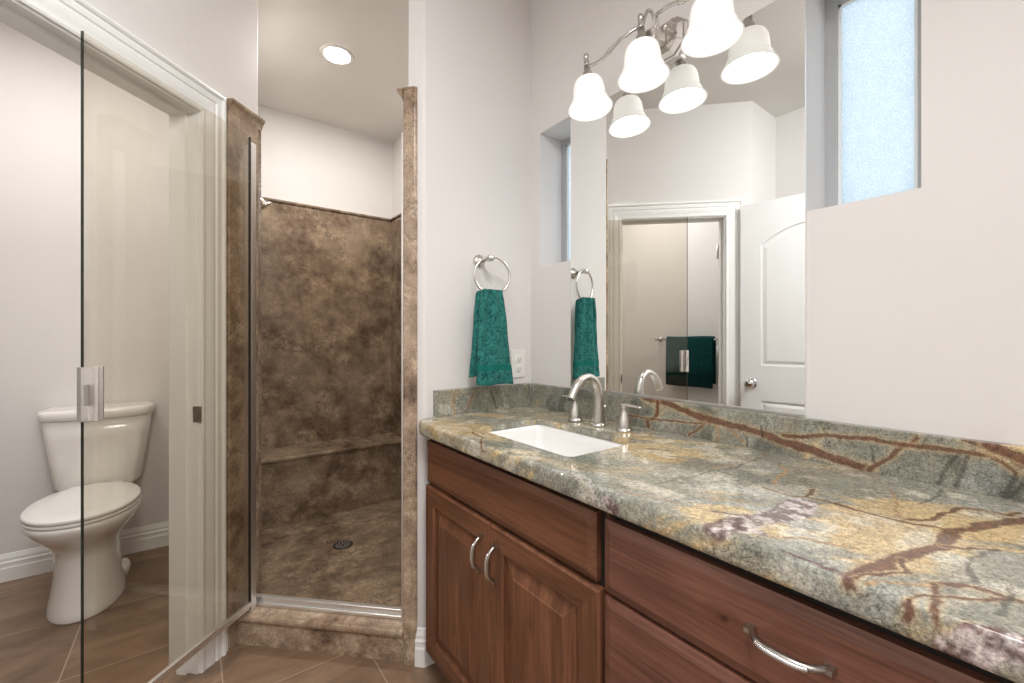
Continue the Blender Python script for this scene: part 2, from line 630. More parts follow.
def fillet(poly, rads, n=7):
    """round the given corners of a plan outline"""
    out = []
    k = len(poly)
    for i, p in enumerate(poly):
        r = rads.get(i, 0)
        if not r:
            out.append(p)
            continue
        P, A, B = Vector(p), Vector(poly[i - 1]), Vector(poly[(i + 1) % k])
        u, v = (A - P).normalized(), (B - P).normalized()
        ang = u.angle(v)
        d = r / math.tan(ang / 2)
        c = P + (u + v).normalized() * (r / math.sin(ang / 2))
        s, e = P + u * d - c, P + v * d - c
        a0 = math.atan2(s.y, s.x)
        da = math.atan2(e.y, e.x) - a0
        while da > PI:
            da -= 2 * PI
        while da < -PI:
            da += 2 * PI
        out += [(c.x + r * math.cos(a0 + da * q / n), c.y + r * math.sin(a0 + da * q / n)) for q in range(n + 1)]
    return out


def smooth_prism(name, poly, rads, z0, z1, mat, kind='structure'):
    p = fillet(poly, rads)
    o = MB().prism(p, z0, z1).build(name, mat, kind=kind)
    for pl in o.data.polygons:
        pl.use_smooth = abs(pl.normal.z) < 0.5
    md = o.modifiers.new('wn', 'EDGE_SPLIT')
    md.split_angle = math.radians(30)
    return o


B_PAINT = 1.468
# short wall with the towel ring; its rounded end turns into the shower jamb
cx0 = B_PAINT / S2 - Y_TOWEL
poly = [(X_WALL + 0.02, Y_TOWEL), (cx0, Y_TOWEL), AB(-0.585, B_PAINT), AB(-0.585, 1.62), (AB(-0.585, 1.62)[0] + 0.02, 1.555), (X_WALL + 0.15, 1.555), (X_WALL + 0.15, Y_TOWEL)]
poly = [(X_WALL + 0.02, Y_TOWEL), (cx0, Y_TOWEL), AB(-0.585, B_PAINT), AB(-0.585, 1.62), (AB(-0.585, 1.62)[0] + 0.03, 1.555), (X_WALL + 0.02, 1.555)]
smooth_prism('wall_back', poly, {1: 0.022}, 0, CEIL, M['wall'])

# slanted wall: pier by the shower (runs on as the wall between toilet room and shower)
OB0, OB1, OZ = 0.652, 1.329, 1.960
poly = [AB(A_WALL, OB1), AB(A_WALL, 1.600), (AB(A_WALL, 1.600)[0], 3.25), (0.08, 3.25), (0.08, 0.08 - A_BACK / S2), AB(A_BACK, OB1)]
smooth_prism('wall_partition', poly, {1: 0.012}, 0, CEIL, M['wall'])
# header over the opening and the pier beyond it
lw = MB()
lw.prism([AB(A_WALL, OB0), AB(A_WALL, OB1), AB(A_BACK, OB1), AB(A_BACK, OB0)], OZ, CEIL)
c0 = AB(A_WALL, 0.50)
poly = [AB(A_WALL, OB0), AB(A_BACK, OB0), (AB(A_BACK, 0.5)[0] - 0.02, AB(A_BACK, 0.5)[1] + 0.02), (-1.10, 1.385), (-1.10, c0[1]), c0]
lw.prism(poly, 0, CEIL)
lw.build('wall_left', M['wall'], kind='structure')
MB().box(-1.00, -0.90, -2.0, c0[1] + 0.01, 0, CEIL).build('wall_side', M['wall'], kind='structure')
MB().box(-0.90, -0.585, 0.42, 0.52, 0, CEIL).build('wall_entry', M['wall'], kind='structure')
MB().box(-1.0, 1.33, -2.1, -2.0, 0, CEIL).build('wall_front', M['wall'], kind='structure')
# toilet room
MB().box(-1.2, 0.10, Y_TOILET, Y_TOILET + 0.12, 0, CEIL).build('wall_toilet_back', M['wall'], kind='structure')
MB().box(-1.2, -1.10, 1.26, Y_TOILET + 0.05, 0, CEIL).build('wall_toilet_side', M['wall'], kind='structure')
# shower
MB().box(0.20, X_SHOWER + 0.12, Y_SHOWER, Y_SHOWER + 0.12, 0, CEIL).build('wall_shower_back', M['wall'], kind='structure')
MB().box(X_SHOWER, X_SHOWER + 0.12, 1.53, Y_SHOWER + 0.02, 0, CEIL).build('wall_shower_side', M['wall'], kind='structure')

# casing, jamb and stop of the toilet-room opening
tr = MB()
# profile across the casing: (distance from the opening edge, projection)
PROF = [(0.0, 0.0), (0.0, 0.010), (0.006, 0.013), (0.012, 0.011), (0.020, 0.011), (0.034, 0.014), (0.046, 0.015), (0.056, 0.013), (0.060, 0.017),
        (0.074, 0.018), (0.080, 0.015), (0.084, 0.021), (0.090, 0.024), (0.095, 0.022), (0.098, 0.018), (0.098, 0.0)]
b_in0, b_in1, z_in = OB0 + 0.010, OB1 - 0.011, OZ - 0.010
rings = []
for bb, zz, sb, sz in ((b_in0, 0.0, -1, 0), (b_in0, z_in, -1, 1), (b_in1, z_in, 1, 1), (b_in1, 0.0, 1, 0)):
    rings.append([AB(A_WALL + 0.0005 + q[1], bb + sb * q[0]) + (zz + sz * q[0],) for q in PROF])
tr.loft(rings, (True, True), False)
casing = tr.build('trim_1', M['trim'], kind='structure')
jb = MB()
jt = 0.016
jb.prism([AB(A_WALL + 0.001, OB1), AB(A_WALL + 0.001, OB1 - jt), AB(A_BACK - 0.001, OB1 - jt), AB(A_BACK - 0.001, OB1)], 0, OZ)
jb.prism([AB(A_WALL + 0.001, OB0), AB(A_WALL + 0.001, OB0 + jt), AB(A_BACK - 0.001, OB0 + jt), AB(A_BACK - 0.001, OB0)], 0, OZ)
jb.prism([AB(A_WALL + 0.001, OB0), AB(A_WALL + 0.001, OB1), AB(A_BACK - 0.001, OB1), AB(A_BACK - 0.001, OB0)], OZ - jt, OZ)
# door stop
sa0, sa1 = A_BACK + 0.040, A_BACK + 0.075
jb.prism([AB(sa0, OB1 - jt), AB(sa0, OB1 - jt - 0.011), AB(sa1, OB1 - jt - 0.011), AB(sa1, OB1 - jt)], 0, OZ - jt)
jb.prism([AB(sa0, OB0 + jt), AB(sa0, OB0 + jt + 0.011), AB(sa1, OB0 + jt + 0.011), AB(sa1, OB0 + jt)], 0, OZ - jt)
jb.prism([AB(sa0, OB0 + jt), AB(sa0, OB1 - jt), AB(sa1, OB1 - jt), AB(sa1, OB0 + jt)], OZ - jt - 0.011, OZ - jt)
jb.build('door_jamb', M['trim'], casing)
# strike plate on the far jamb, hinge leaves on the near one
k = MB()
am = A_BACK + 0.112
k.box(am - 0.016, am + 0.016, OB1 - jt - 0.0035, OB1 - jt + 0.001, 0.872, 0.928, AT)
k.box(am - 0.008, am + 0.006, OB1 - jt - 0.006, OB1 - jt - 0.003, 0.888, 0.912, AT)
k.build('strike_plate', M['pewter'], casing, bevel=0.002)
for z in (0.30, 1.07, 1.74):
    k = MB()
    k.box(A_BACK + 0.002, A_BACK + 0.036, OB0 + jt - 0.001, OB0 + jt + 0.003, z - 0.045, z + 0.045, AT)
    k.lathe([(0.006, z - 0.045), (0.006, z + 0.045)], T(*AB(A_BACK + 0.002, OB0 + jt + 0.007), 0), 10)
    k.build('hinge', M['aluminium'], casing)

# baseboards: stepped profile (projection, height)
BASE = [(0, 0), (0.016, 0), (0.016, 0.062), (0.013, 0.068), (0.013, 0.082), (0.015, 0.087), (0.010, 0.096), (0.010, 0.108), (0.006, 0.120), (0.004, 0.128), (0, 0.130)]


def baseboard(name, path, normals):
    """path: plan points along the wall foot, normals: direction into the room at each point"""
    rings = [[(x + nx * p, y + ny * p, z) for p, z in BASE] for (x, y), (nx, ny) in zip(path, normals)]
    return MB().loft(rings, (True, True), False).build(name, M['trim'], kind='structure')


baseboard('baseboard_toilet', [(-1.10, Y_TOILET), (0.08, Y_TOILET)], [(0, -1), (0, -1)])
baseboard('baseboard_toilet_side', [(-1.10, 1.40), (-1.10, Y_TOILET)], [(1, 0), (1, 0)])
q = 1 / math.cos(math.radians(22.5))
nx, ny = -math.sin(math.radians(22.5)) * q, -math.cos(math.radians(22.5)) * q
baseboard('baseboard_back', [AB(-0.556, B_PAINT), (cx0, Y_TOWEL), (0.70, Y_TOWEL)], [(-S2, -S2), (nx, ny), (0, -1)])
baseboard('baseboard_left', [AB(A_WALL, OB1 + 0.0875), AB(A_WALL, 1.4275)], [(S2, -S2), (S2, -S2)])
baseboard('baseboard_side', [(-0.90, -2.0), (-0.90, 0.42)], [(1, 0), (1, 0)])

# entry door standing open in front of the side wall
door_f = Vector((-0.455, 1.290))
door_h = Vector((-0.565, 0.540))
du = (door_h - door_f).normalized()
dn = Vector((-du.y, du.x))
if dn.x < 0:
    dn = -dn
DW = (door_h - door_f).length
DT = Matrix(((du.x, dn.x, 0, door_f.x), (du.y, dn.y, 0, door_f.y), (0, 0, 1, 0), (0, 0, 0, 1)))   # local (along, out, z)
d = MB()
DZ0, DZ1 = 0.012, 1.995
st = 0.115
d.box(0, DW, -0.035, -0.006, DZ0, DZ1, DT)


def arch_z(t, z0, rise):
    return z0 + rise * (1 - (2 * t - 1) ** 2)


# stiles and rails as a raised sheet around two sunk panels
d.box(0, st, -0.006, 0.0, DZ0, DZ1, DT)
d.box(DW - st, DW, -0.006, 0.0, DZ0, DZ1, DT)
d.box(st, DW - st, -0.006, 0.0, DZ0, 0.22, DT)
d.box(st, DW - st, -0.006, 0.0, 0.785, 1.000, DT)
N = 20
top = []
for i in range(N + 1):
    t = i / N
    top.append((st + (DW - 2 * st) * t, arch_z(t, 1.735, 0.10)))
v = [(x, 0.0, z) for x, z in top] + [(x, 0.0, DZ1) for x, z in top] + [(x, -0.006, z) for x, z in top]
d.add(v, [(i, i + 1, N + 2 + i, N + 1 + i) for i in range(N)] + [(i, 2 * N + 2 + i, 2 * N + 3 + i, i + 1) for i in range(N)], False, DT)
door = d.build('door_1', M['door'], kind='structure')


def door_panel(x0, x1, z0, zt):
    """raised field with sloping border; zt(t) gives the top edge"""
    loops = []
    for inset, y in ((0.0, -0.0055), (0.012, -0.0055), (0.030, -0.0005), (0.034, -0.0005)):
        lp = [(x0 + inset, y, z0 + inset), (x1 - inset, y, z0 + inset)]
        for i in range(N + 1):
            t = 1 - i / N
            lp.append((x0 + inset + (x1 - x0 - 2 * inset) * t, y, zt(t) - inset))
        loops.append(lp)
    return MB().loft(loops, (False, True), False, DT)


door_panel(st, DW - st, 1.000, lambda t: arch_z(t, 1.735, 0.10)).build('door_panel', M['door'], door)
door_panel(st, DW - st, 0.22, lambda t: 0.785).build('door_panel', M['door'], door)
kt = DT @ T(0.062, 0.0, 0.888) @ R(-PI / 2, 'X')
MB().lathe([(0.033, 0), (0.033, 0.004), (0.028, 0.008), (0.011, 0.011), (0.010, 0.028), (0.018, 0.034), (0.027, 0.042), (0.029, 0.052), (0.025, 0.061), (0.012, 0.066), (0.0, 0.067)],
           kt, 28).build('door_knob', M['chrome'], door)
kt = DT @ T(0.062, -0.035, 0.888) @ R(PI / 2, 'X')
MB().lathe([(0.033, 0), (0.033, 0.004), (0.028, 0.008), (0.011, 0.011), (0.010, 0.028), (0.018, 0.034), (0.027, 0.042), (0.029, 0.052), (0.025, 0.061), (0.012, 0.066), (0.0, 0.067)],
           kt, 28).build('door_knob', M['chrome'], door)

# ------------------------------------------------------------------ shower
PAN = 0.030
poly = [AB(-1.27, 1.57), (0.221, 2.06), (0.221, Y_SHOWER), (X_SHOWER, Y_SHOWER), (X_SHOWER, 1.556), (AB(-0.585, 1.60)[0] + 0.05, 1.556), AB(-0.605, 1.57)]
MB().prism(poly, 0.0, PAN).build('floor_shower', M['stone'], kind='structure')
st_t = 0.012
TOPZ = 2.060
w = MB().box(0.222, X_SHOWER, Y_SHOWER - st_t, Y_SHOWER, PAN, TOPZ)
w.build('wall_shower_back_stone', M['stone'], kind='structure')
MB().box(X_SHOWER - st_t, X_SHOWER, 1.556, Y_SHOWER - st_t, PAN, TOPZ).build('wall_shower_side_stone', M['stone'], kind='structure')
MB().box(0.2215, 0.221 + st_t, 2.05, Y_SHOWER - st_t, PAN, TOPZ).build('wall_shower_left_stone', M['stone'], kind='structure')
MB().box(AB(-0.585, 1.62)[0] + 0.05, X_SHOWER - st_t, 1.5555, 1.5555 + st_t, PAN, TOPZ).build('wall_shower_near_stone', M['stone'], kind='structure')
# thin rounded cap strip along the top of the stone
cp = [(0, 0), (0.018, 0.0), (0.024, 0.006), (0.024, 0.014), (0.018, 0.020), (0, 0.022)]
y1, x1, x0 = Y_SHOWER, X_SHOWER, 0.2215
rings = [[(x0 + p, 2.06, TOPZ + z) for p, z in cp], [(x0 + p, y1 - p, TOPZ + z) for p, z in cp],
         [(x1 - p, y1 - p, TOPZ + z) for p, z in cp], [(x1 - p, 1.57, TOPZ + z) for p, z in cp]]
MB().loft(rings, (True, True), False).build('trim_2', M['stone'], kind='structure')

# bench across the back
bn = thing('shower_bench', 'brown stone bench along the back wall of the shower', 'bench', (0.72, 3.05, PAN))
MB().box(0.2335, X_SHOWER - st_t, 2.900, Y_SHOWER - st_t, PAN, 0.424).build('bench_front', M['stone'], bn)
MB().box(0.2335, X_SHOWER - st_t, 2.885, Y_SHOWER - st_t, 0.424, 0.447).build('bench_top', M['stone'], bn, bevel=0.006)

# drain
dx, dy = 0.667, 2.437
dr = thing('shower_drain', 'round dark drain cover set in the stone shower floor', 'drain', (dx, dy, PAN))
MB().lathe([(0.052, 0), (0.052, 0.003), (0.046, 0.005), (0.044, 0.0035), (0, 0.0035)], T(dx, dy, PAN), 36).build('drain_cover', M['bronze'], dr)
g = MB()
for ring, cnt in ((0.012, 5), (0.024, 9), (0.035, 13)):
    for i in range(cnt):
        a = 2 * PI * i / cnt
        g.lathe([(0.0035, 0.0034), (0.0035, 0.0042), (0, 0.0042)], T(dx + ring * math.cos(a), dy + ring * math.sin(a), PAN), 8)
g.build('drain_holes', M['aluminium'], dr)

# shower head on a short arm from the left wall
sh = thing('showerhead', 'small metal shower head on a short arm above the stone', 'shower head', (0.234, 2.62, 1.93))
a0 = Vector((0.2335, 2.62, 1.925))
MB().lathe([(0.026, 0), (0.024, 0.005), (0.012, 0.009), (0.0, 0.009)], T(*a0) @ R(PI / 2, 'Y'), 24).build('flange', M['nickel'], sh)
MB().tube(spline([a0, a0 + Vector((0.02, 0, 0.006)), a0 + Vector((0.04, 0, 0.003)), a0 + Vector((0.055, 0, -0.018))], 6), 0.0085).build('shower_arm', M['nickel'], sh)
hd = T(*(a0 + Vector((0.053, 0, -0.015)))) @ R(math.radians(140), 'Y')
MB().lathe([(0.010, -0.004), (0.013, 0.008), (0.012, 0.018), (0.022, 0.032), (0.034, 0.046), (0.036, 0.052), (0.033, 0.055), (0, 0.055)], hd, 28).build('spray_head', M['nickel'], sh)

# curb
cb = thing('shower_curb', 'low brown stone curb in front of the shower opening', 'curb', AB(-0.92, 1.53) + (0,))
MB().box(-1.267, -0.6035, 1.466, 1.585, 0, 0.090, AT).build('curb_front', M['stone_light'], cb)
nose = [(1.585, 0.090), (1.585, 0.116), (1.464, 0.116), (1.458, 0.113), (1.455, 0.106), (1.455, 0.098), (1.458, 0.092), (1.464, 0.090)]
MB().loft([[AB(a, b_) + (z,) for b_, z in nose] for a in (-1.267, -0.6035)], (True, True), False).build('curb_top', M['stone_light'], cb)

# stone jambs either side of the opening, each with a crown cap
sj = thing('stone_jamb', 'wide brown stone jamb beside the white door casing, left of the shower opening', 'stone jamb', AB(A_WALL + 0.01, 1.52) + (0,))
MB().box(A_WALL + 0.0005, A_WALL + 0.020, 1.428, 1.580, 0, 2.020, AT).build('jamb_slab', M['stone_light'], sj, bevel=0.004)
CROWN = [(0.0, 2.012), (0.021, 2.012), (0.0225, 2.022), (0.027, 2.034), (0.035, 2.043), (0.038, 2.047), (0.038, 2.055), (0.0, 2.057)]
MB().loft([[AB(A_WALL + 0.0005 + p, b_) + (z,) for p, z in CROWN] for b_ in (1.426, 1.594)], (True, True), False).build('crown_cap', M['stone_light'], sj)
sj = thing('stone_jamb', 'narrow tan stone jamb between the shower opening and the towel wall', 'stone jamb', AB(-0.58, 1.50) + (0,))
j = MB()
j.box(-0.603, -0.5855, 1.470, 1.64, 0, 2.058, AT)
oc = fillet([(-0.603, 1.4695), (-0.603, 1.4560), (-0.552, 1.4560), (-0.552, 1.4675)], {1: 0.008, 2: 0.008})
j.prism([AB(*q_) for q_ in oc], 0, 2.058)
j.build('jamb_slab', M['stone_light'], sj)
CR2 = [(-0.0185 - max(0.0, p - 0.021) * 1.35, z + 0.0005) for p, z in CROWN[1:-1]]
CR2 = [(-0.0190, 2.0125)] + CR2[1:] + [(-0.0190, 2.0555)]
MB().loft([[AB(-0.5845 + p, b_) + (z + 0.0,) for p, z in CR2] for b_ in (1.4575, 1.64)], (True, True), False).build('crown_cap', M['stone_light'], sj)

# glass door standing open at a right angle, hinged on the left post
GA = -1.222
sd = thing('shower_door', 'clear frameless glass shower door standing open in front of the white casing', 'glass door', AB(GA, 1.51) + (0.13,))
gb0, gb1, gz0, gz1 = 0.911, 1.4715, 0.158, 1.934
MB().box(GA - 0.003, GA + 0.003, gb0 + 0.0026, gb1, gz0, gz1 - 0.0022, AT).build('glass_pane', M['glass'], sd)
ge = MB()
ge.box(GA - 0.003, GA + 0.003, gb0, gb0 + 0.0026, gz0, gz1, AT)
ge.build('polished_edge', M['glass_edge'], sd)
bs = MB()
bs.box(GA - 0.007, GA + 0.007, gb0, gb1 + 0.003, 0.140, 0.160, AT)
bs.box(GA - 0.002, GA + 0.002, gb0, gb1 + 0.003, 0.131, 0.140, AT)
bs.build('bottom_sweep', M['aluminium'], sd, bevel=0.002)
hb = MB()
hb.box(GA - 0.0035, GA + 0.0035, gb1 + 0.0005, gb1 + 0.0055, 0.131, gz1 - 0.004, AT)
hb.build('hinge_seal', M['black'], sd)
# moulded pull at the free edge: channel gripping the glass with a flange each side
hz0, hz1 = 0.953, 1.089
hh = MB()
pr = [(0.0035, gb0 - 0.004), (-0.0035, gb0 - 0.004), (-0.0035, gb0 + 0.030)]
hh.box(GA - 0.006, GA + 0.006, gb0 - 0.006, gb0 + 0.016, hz0, hz1, AT)
prof = [(0.003, gb0 + 0.010), (0.003, gb0 + 0.046), (0.008, gb0 + 0.046), (0.011, gb0 + 0.042), (0.012, gb0 + 0.040), (0.011, gb0 + 0.036),
        (0.010, gb0 + 0.028), (0.022, gb0 + 0.022), (0.030, gb0 + 0.014), (0.027, gb0 + 0.009), (0.012, gb0 + 0.012)]
hh.prism([AB(GA + a_, b_) for a_, b_ in prof], hz0, hz1)
hh.prism([AB(GA - a_, b_) for a_, b_ in prof], hz0, hz1)
hp = hh.build('door_pull', M['aluminium'], sd)
MB().box(GA + 0.0055, GA + 0.0085, gb0 + 0.001, gb0 + 0.009, 0.992, 1.045, AT).build('magnet_catch', M['seal'], hp)

# fixed metal frame of the door
fr = thing('shower_door_frame', 'silver metal posts and sill rail framing the shower opening', 'door frame', AB(-0.92, 1.52) + (0.116,))
p = MB()
p.box(-1.232, GA + 0.003, 1.478, 1.506, 0.1165, 1.915, AT)
p.box(A_WALL + 0.0205, -1.232, 1.500, 1.506, 0.1165, 1.915, AT)
p.build('hinge_post', M['aluminium'], fr, bevel=0.002)
p = MB()
p.box(-0.6225, -0.6035, 1.490, 1.5135, 0.1165, 1.915, AT)
p.box(-0.6115, -0.6035, 1.480, 1.5135, 0.1165, 1.925, AT)
p.build('strike_post', M['aluminium'], fr, bevel=0.002)
p = MB()
p.box(-1.266, -0.604, 1.5145, 1.556, 0.1165, 0.130, AT)
p.box(-1.266, -0.604, 1.524, 1.546, 0.130, 0.148, AT)
p.build('sill_rail', M['aluminium'], fr, bevel=0.003)

# recessed light in the shower ceiling
lx, ly = 0.622, 2.385
rl = thing('recessed_light', 'round lit recessed light in the ceiling over the shower', 'ceiling light', (lx, ly, CEIL - 0.006))
MB().lathe([(0.062, -0.004), (0.066, -0.007), (0.083, -0.006), (0.086, -0.0005), (0.062, -0.0005)], T(lx, ly, CEIL), 48, (False, False)).build('trim_ring', M['plastic'], rl)
MB().lathe([(0.064, -0.0015), (0.060, -0.006), (0.0, -0.0065)], T(lx, ly, CEIL), 48, (True, False)).build('lens', M['lens'], rl)
# ------------------------------------------------------------------ vanity cabinets
XF = 0.635            # front of doors and drawers
XB = 0.656            # front of the cabinet boxes
CT_Z0, CT_Z1 = 0.838, 0.882


def bevel_front(y0, y1, z0, z1, mat, name, parent, slope=0.019, deep=0.007):
    """slab front with a broad sloping border, facing -x"""
    m_ = MB()
    loops = []
    for ins, x in ((0.0, XB - 0.001), (0.0, XF + deep), (slope, XF), (slope + 0.0001, XF)):
        loops.append([(x, y0 + ins, z0 + ins), (x, y1 - ins, z0 + ins), (x, y1 - ins, z1 - ins), (x, y0 + ins, z1 - ins)])
    m_.loft(loops, (True, True), False)
    return m_.build(name, mat, parent)


def bow_pull(center, half, axis, parent):
    """arched bar pull with a beaded middle; bows towards -x"""
    cx_, cy_, cz_ = center
    n_ = 24
    pts, rad = [], []
    for i in range(n_ + 1):
        t = -1 + 2 * i / n_
        out_ = 0.0275 * (1 - abs(t) ** 3.2) + 0.002
        q_ = (cx_ - out_, cy_ + (t * half if axis == 'y' else 0), cz_ + (t * half if axis == 'z' else 0))
        pts.append(q_)
        rad.append(0.0042 + 0.0022 * (1 - t * t))
    m_ = MB().tube(pts, rad, 12, None)
    for s_ in (-1, 1):
        q_ = Vector((cx_, cy_ + (s_ * half if axis == 'y' else 0), cz_ + (s_ * half if axis == 'z' else 0)))
        a_, b_ = (0.0045, 0.0065) if axis == 'z' else (0.0065, 0.0045)
        m_.loft([[(q_.x - o_, q_.y + sy_ * k1 * (b_ if axis == 'z' else a_), q_.z + sz_ * k1 * (a_ if axis == 'z' else b_)) for sy_, sz_ in ((-1, -1), (1, -1), (1, 1), (-1, 1))]
                 for o_, k1 in ((0, 1.0), (0.003, 1.0), (0.006, 0.8), (0.013, 0.75))], (True, True), False)
    pull = m_.build('pull_handle', M['pewter'], parent)
    b_ = MB()
    for i in range(23):
        t = -0.62 + 1.24 * i / 22
        k_ = (t + 1) / 2 * n_
        i0 = min(int(k_), n_ - 1)
        q_ = Vector(pts[i0]).lerp(Vector(pts[i0 + 1]), k_ - i0)
        r_ = 0.0040
        b_.lathe([(0, -r_), (r_ * 0.7, -r_ * 0.7), (r_, 0), (r_ * 0.7, r_ * 0.7), (0, r_)], T(q_.x - 0.0048, q_.y, q_.z), 8)
    b_.build('beading', M['chrome'], pull)
    return pull


def panel_door(y0, y1, z0, z1, parent, pull_y):
    st_ = 0.056
    x0_ = XF
    d_ = MB()
    # outer edge and flat frame face with mitred corners, then the moulded inner edge
    loops = []
    for ins, x in ((0.0, XB - 0.001), (0.0, XF + 0.004), (0.004, XF), (st_, XF), (st_ + 0.004, XF + 0.003), (st_ + 0.006, XF + 0.011)):
        loops.append([(x, y0 + ins, z0 + ins), (x, y1 - ins, z0 + ins), (x, y1 - ins, z1 - ins), (x, y0 + ins, z1 - ins)])
    d_.loft(loops, (True, True), False)
    door_ = d_.build('door', M['wood_z'], parent)
    # rails read as horizontal grain laid over the frame
    for a, b_ in ((z0 + 0.004, z0 + st_), (z1 - st_, z1 - 0.004)):
        r_ = MB()
        top_ = b_ > (z0 + z1) / 2
        ya, yb = y0 + 0.004, y1 - 0.004
        if top_:
            quad = [(ya, b_), (yb, b_), (yb - st_ + 0.004, a), (ya + st_ - 0.004, a)]
        else:
            quad = [(ya, a), (yb, a), (yb - st_ + 0.004, b_), (ya + st_ - 0.004, b_)]
        v_ = [(XF - 0.0006, y_, z_) for y_, z_ in quad] + [(XF + 0.001, y_, z_) for y_, z_ in quad]
        r_.add(v_, [(0, 1, 2, 3), (4, 5, 6, 7), (0, 1, 5, 4), (1, 2, 6, 5), (2, 3, 7, 6), (3, 0, 4, 7)])
        r_.build('door_rail', M['wood_y'], door_)
    # raised panel
    loops = []
    for ins, x in ((st_ + 0.006, XF + 0.0105), (st_ + 0.012, XF + 0.0105), (st_ + 0.044, XF + 0.0015), (st_ + 0.046, XF - 0.0005), (st_ + 0.0465, XF - 0.0005)):
        loops.append([(x, y0 + ins, z0 + ins), (x, y1 - ins, z0 + ins), (x, y1 - ins, z1 - ins), (x, y0 + ins, z1 - ins)])
    MB().loft(loops, (False, True), False).build('raised_panel', M['wood_z'], door_)
    bow_pull((XF, pull_y, 0.578), 0.048, 'z', door_)
    return door_


def cabinet_box(y0, y1, parent):
    b_ = MB()
    b_.box(XB, XB + 0.02, y0, y1, 0.10, CT_Z0 - 0.001)                 # face frame
    b_.box(XB + 0.02, X_WALL - 0.003, y0, y0 + 0.018, 0.10, CT_Z0 - 0.001)
    b_.box(XB + 0.02, X_WALL - 0.003, y1 - 0.018, y1, 0.10, CT_Z0 - 0.001)
    b_.box(XB + 0.02, X_WALL - 0.003, y0 + 0.018, y1 - 0.018, 0.10, 0.118)
    b_.box(X_WALL - 0.012, X_WALL - 0.003, y0 + 0.018, y1 - 0.018, 0.118, CT_Z0 - 0.001)
    body = b_.build('cabinet_body', M['wood_z'], parent)
    MB().box(XB + 0.07, X_WALL - 0.01, y0 + 0.002, y1 - 0.002, 0.0, 0.10).build('toe_kick', M['wood_y'], parent)
    # thin black sheet behind the fronts, paints the shade in their gaps
    MB().box(XB - 0.0008, XB + 0.0002, y0 + 0.004, y1 - 0.004, 0.102, CT_Z0 - 0.0015).build('painted_gap_shade', M['black'], body)
    return body


YS = 0.5605
sc_ = thing('sink_cabinet', 'dark alder vanity cabinet under the sink with two panelled doors', 'cabinet', (0.9, (YS + 1.345) / 2, 0))
cabinet_box(YS, 1.345, sc_)
bevel_front(YS + 0.017, 1.337, 0.679, 0.817, M['wood_y'], 'false_drawer_front', sc_)
ym = 0.9475
panel_door(ym + 0.0015, 1.337, 0.104, 0.668, sc_, 0.984)
panel_door(YS + 0.005, ym - 0.0015, 0.104, 0.668, sc_, 0.914)

YD = -0.090
dc = thing('drawer_cabinet', 'dark alder vanity cabinet with stacked drawers at the near end of the counter', 'cabinet', (0.9, (YD + YS) / 2, 0))
cabinet_box(YD, YS - 0.001, dc)
for z0, z1, pz in ((0.674, 0.813, 0.752), (0.392, 0.665, 0.53), (0.104, 0.383, 0.245)):
    dr_ = bevel_front(YD + 0.006, YS - 0.005, z0, z1, M['wood_y2'], 'drawer', dc, 0.017, 0.006)
    bow_pull((XF, 0.235, pz), 0.047, 'y', dr_)

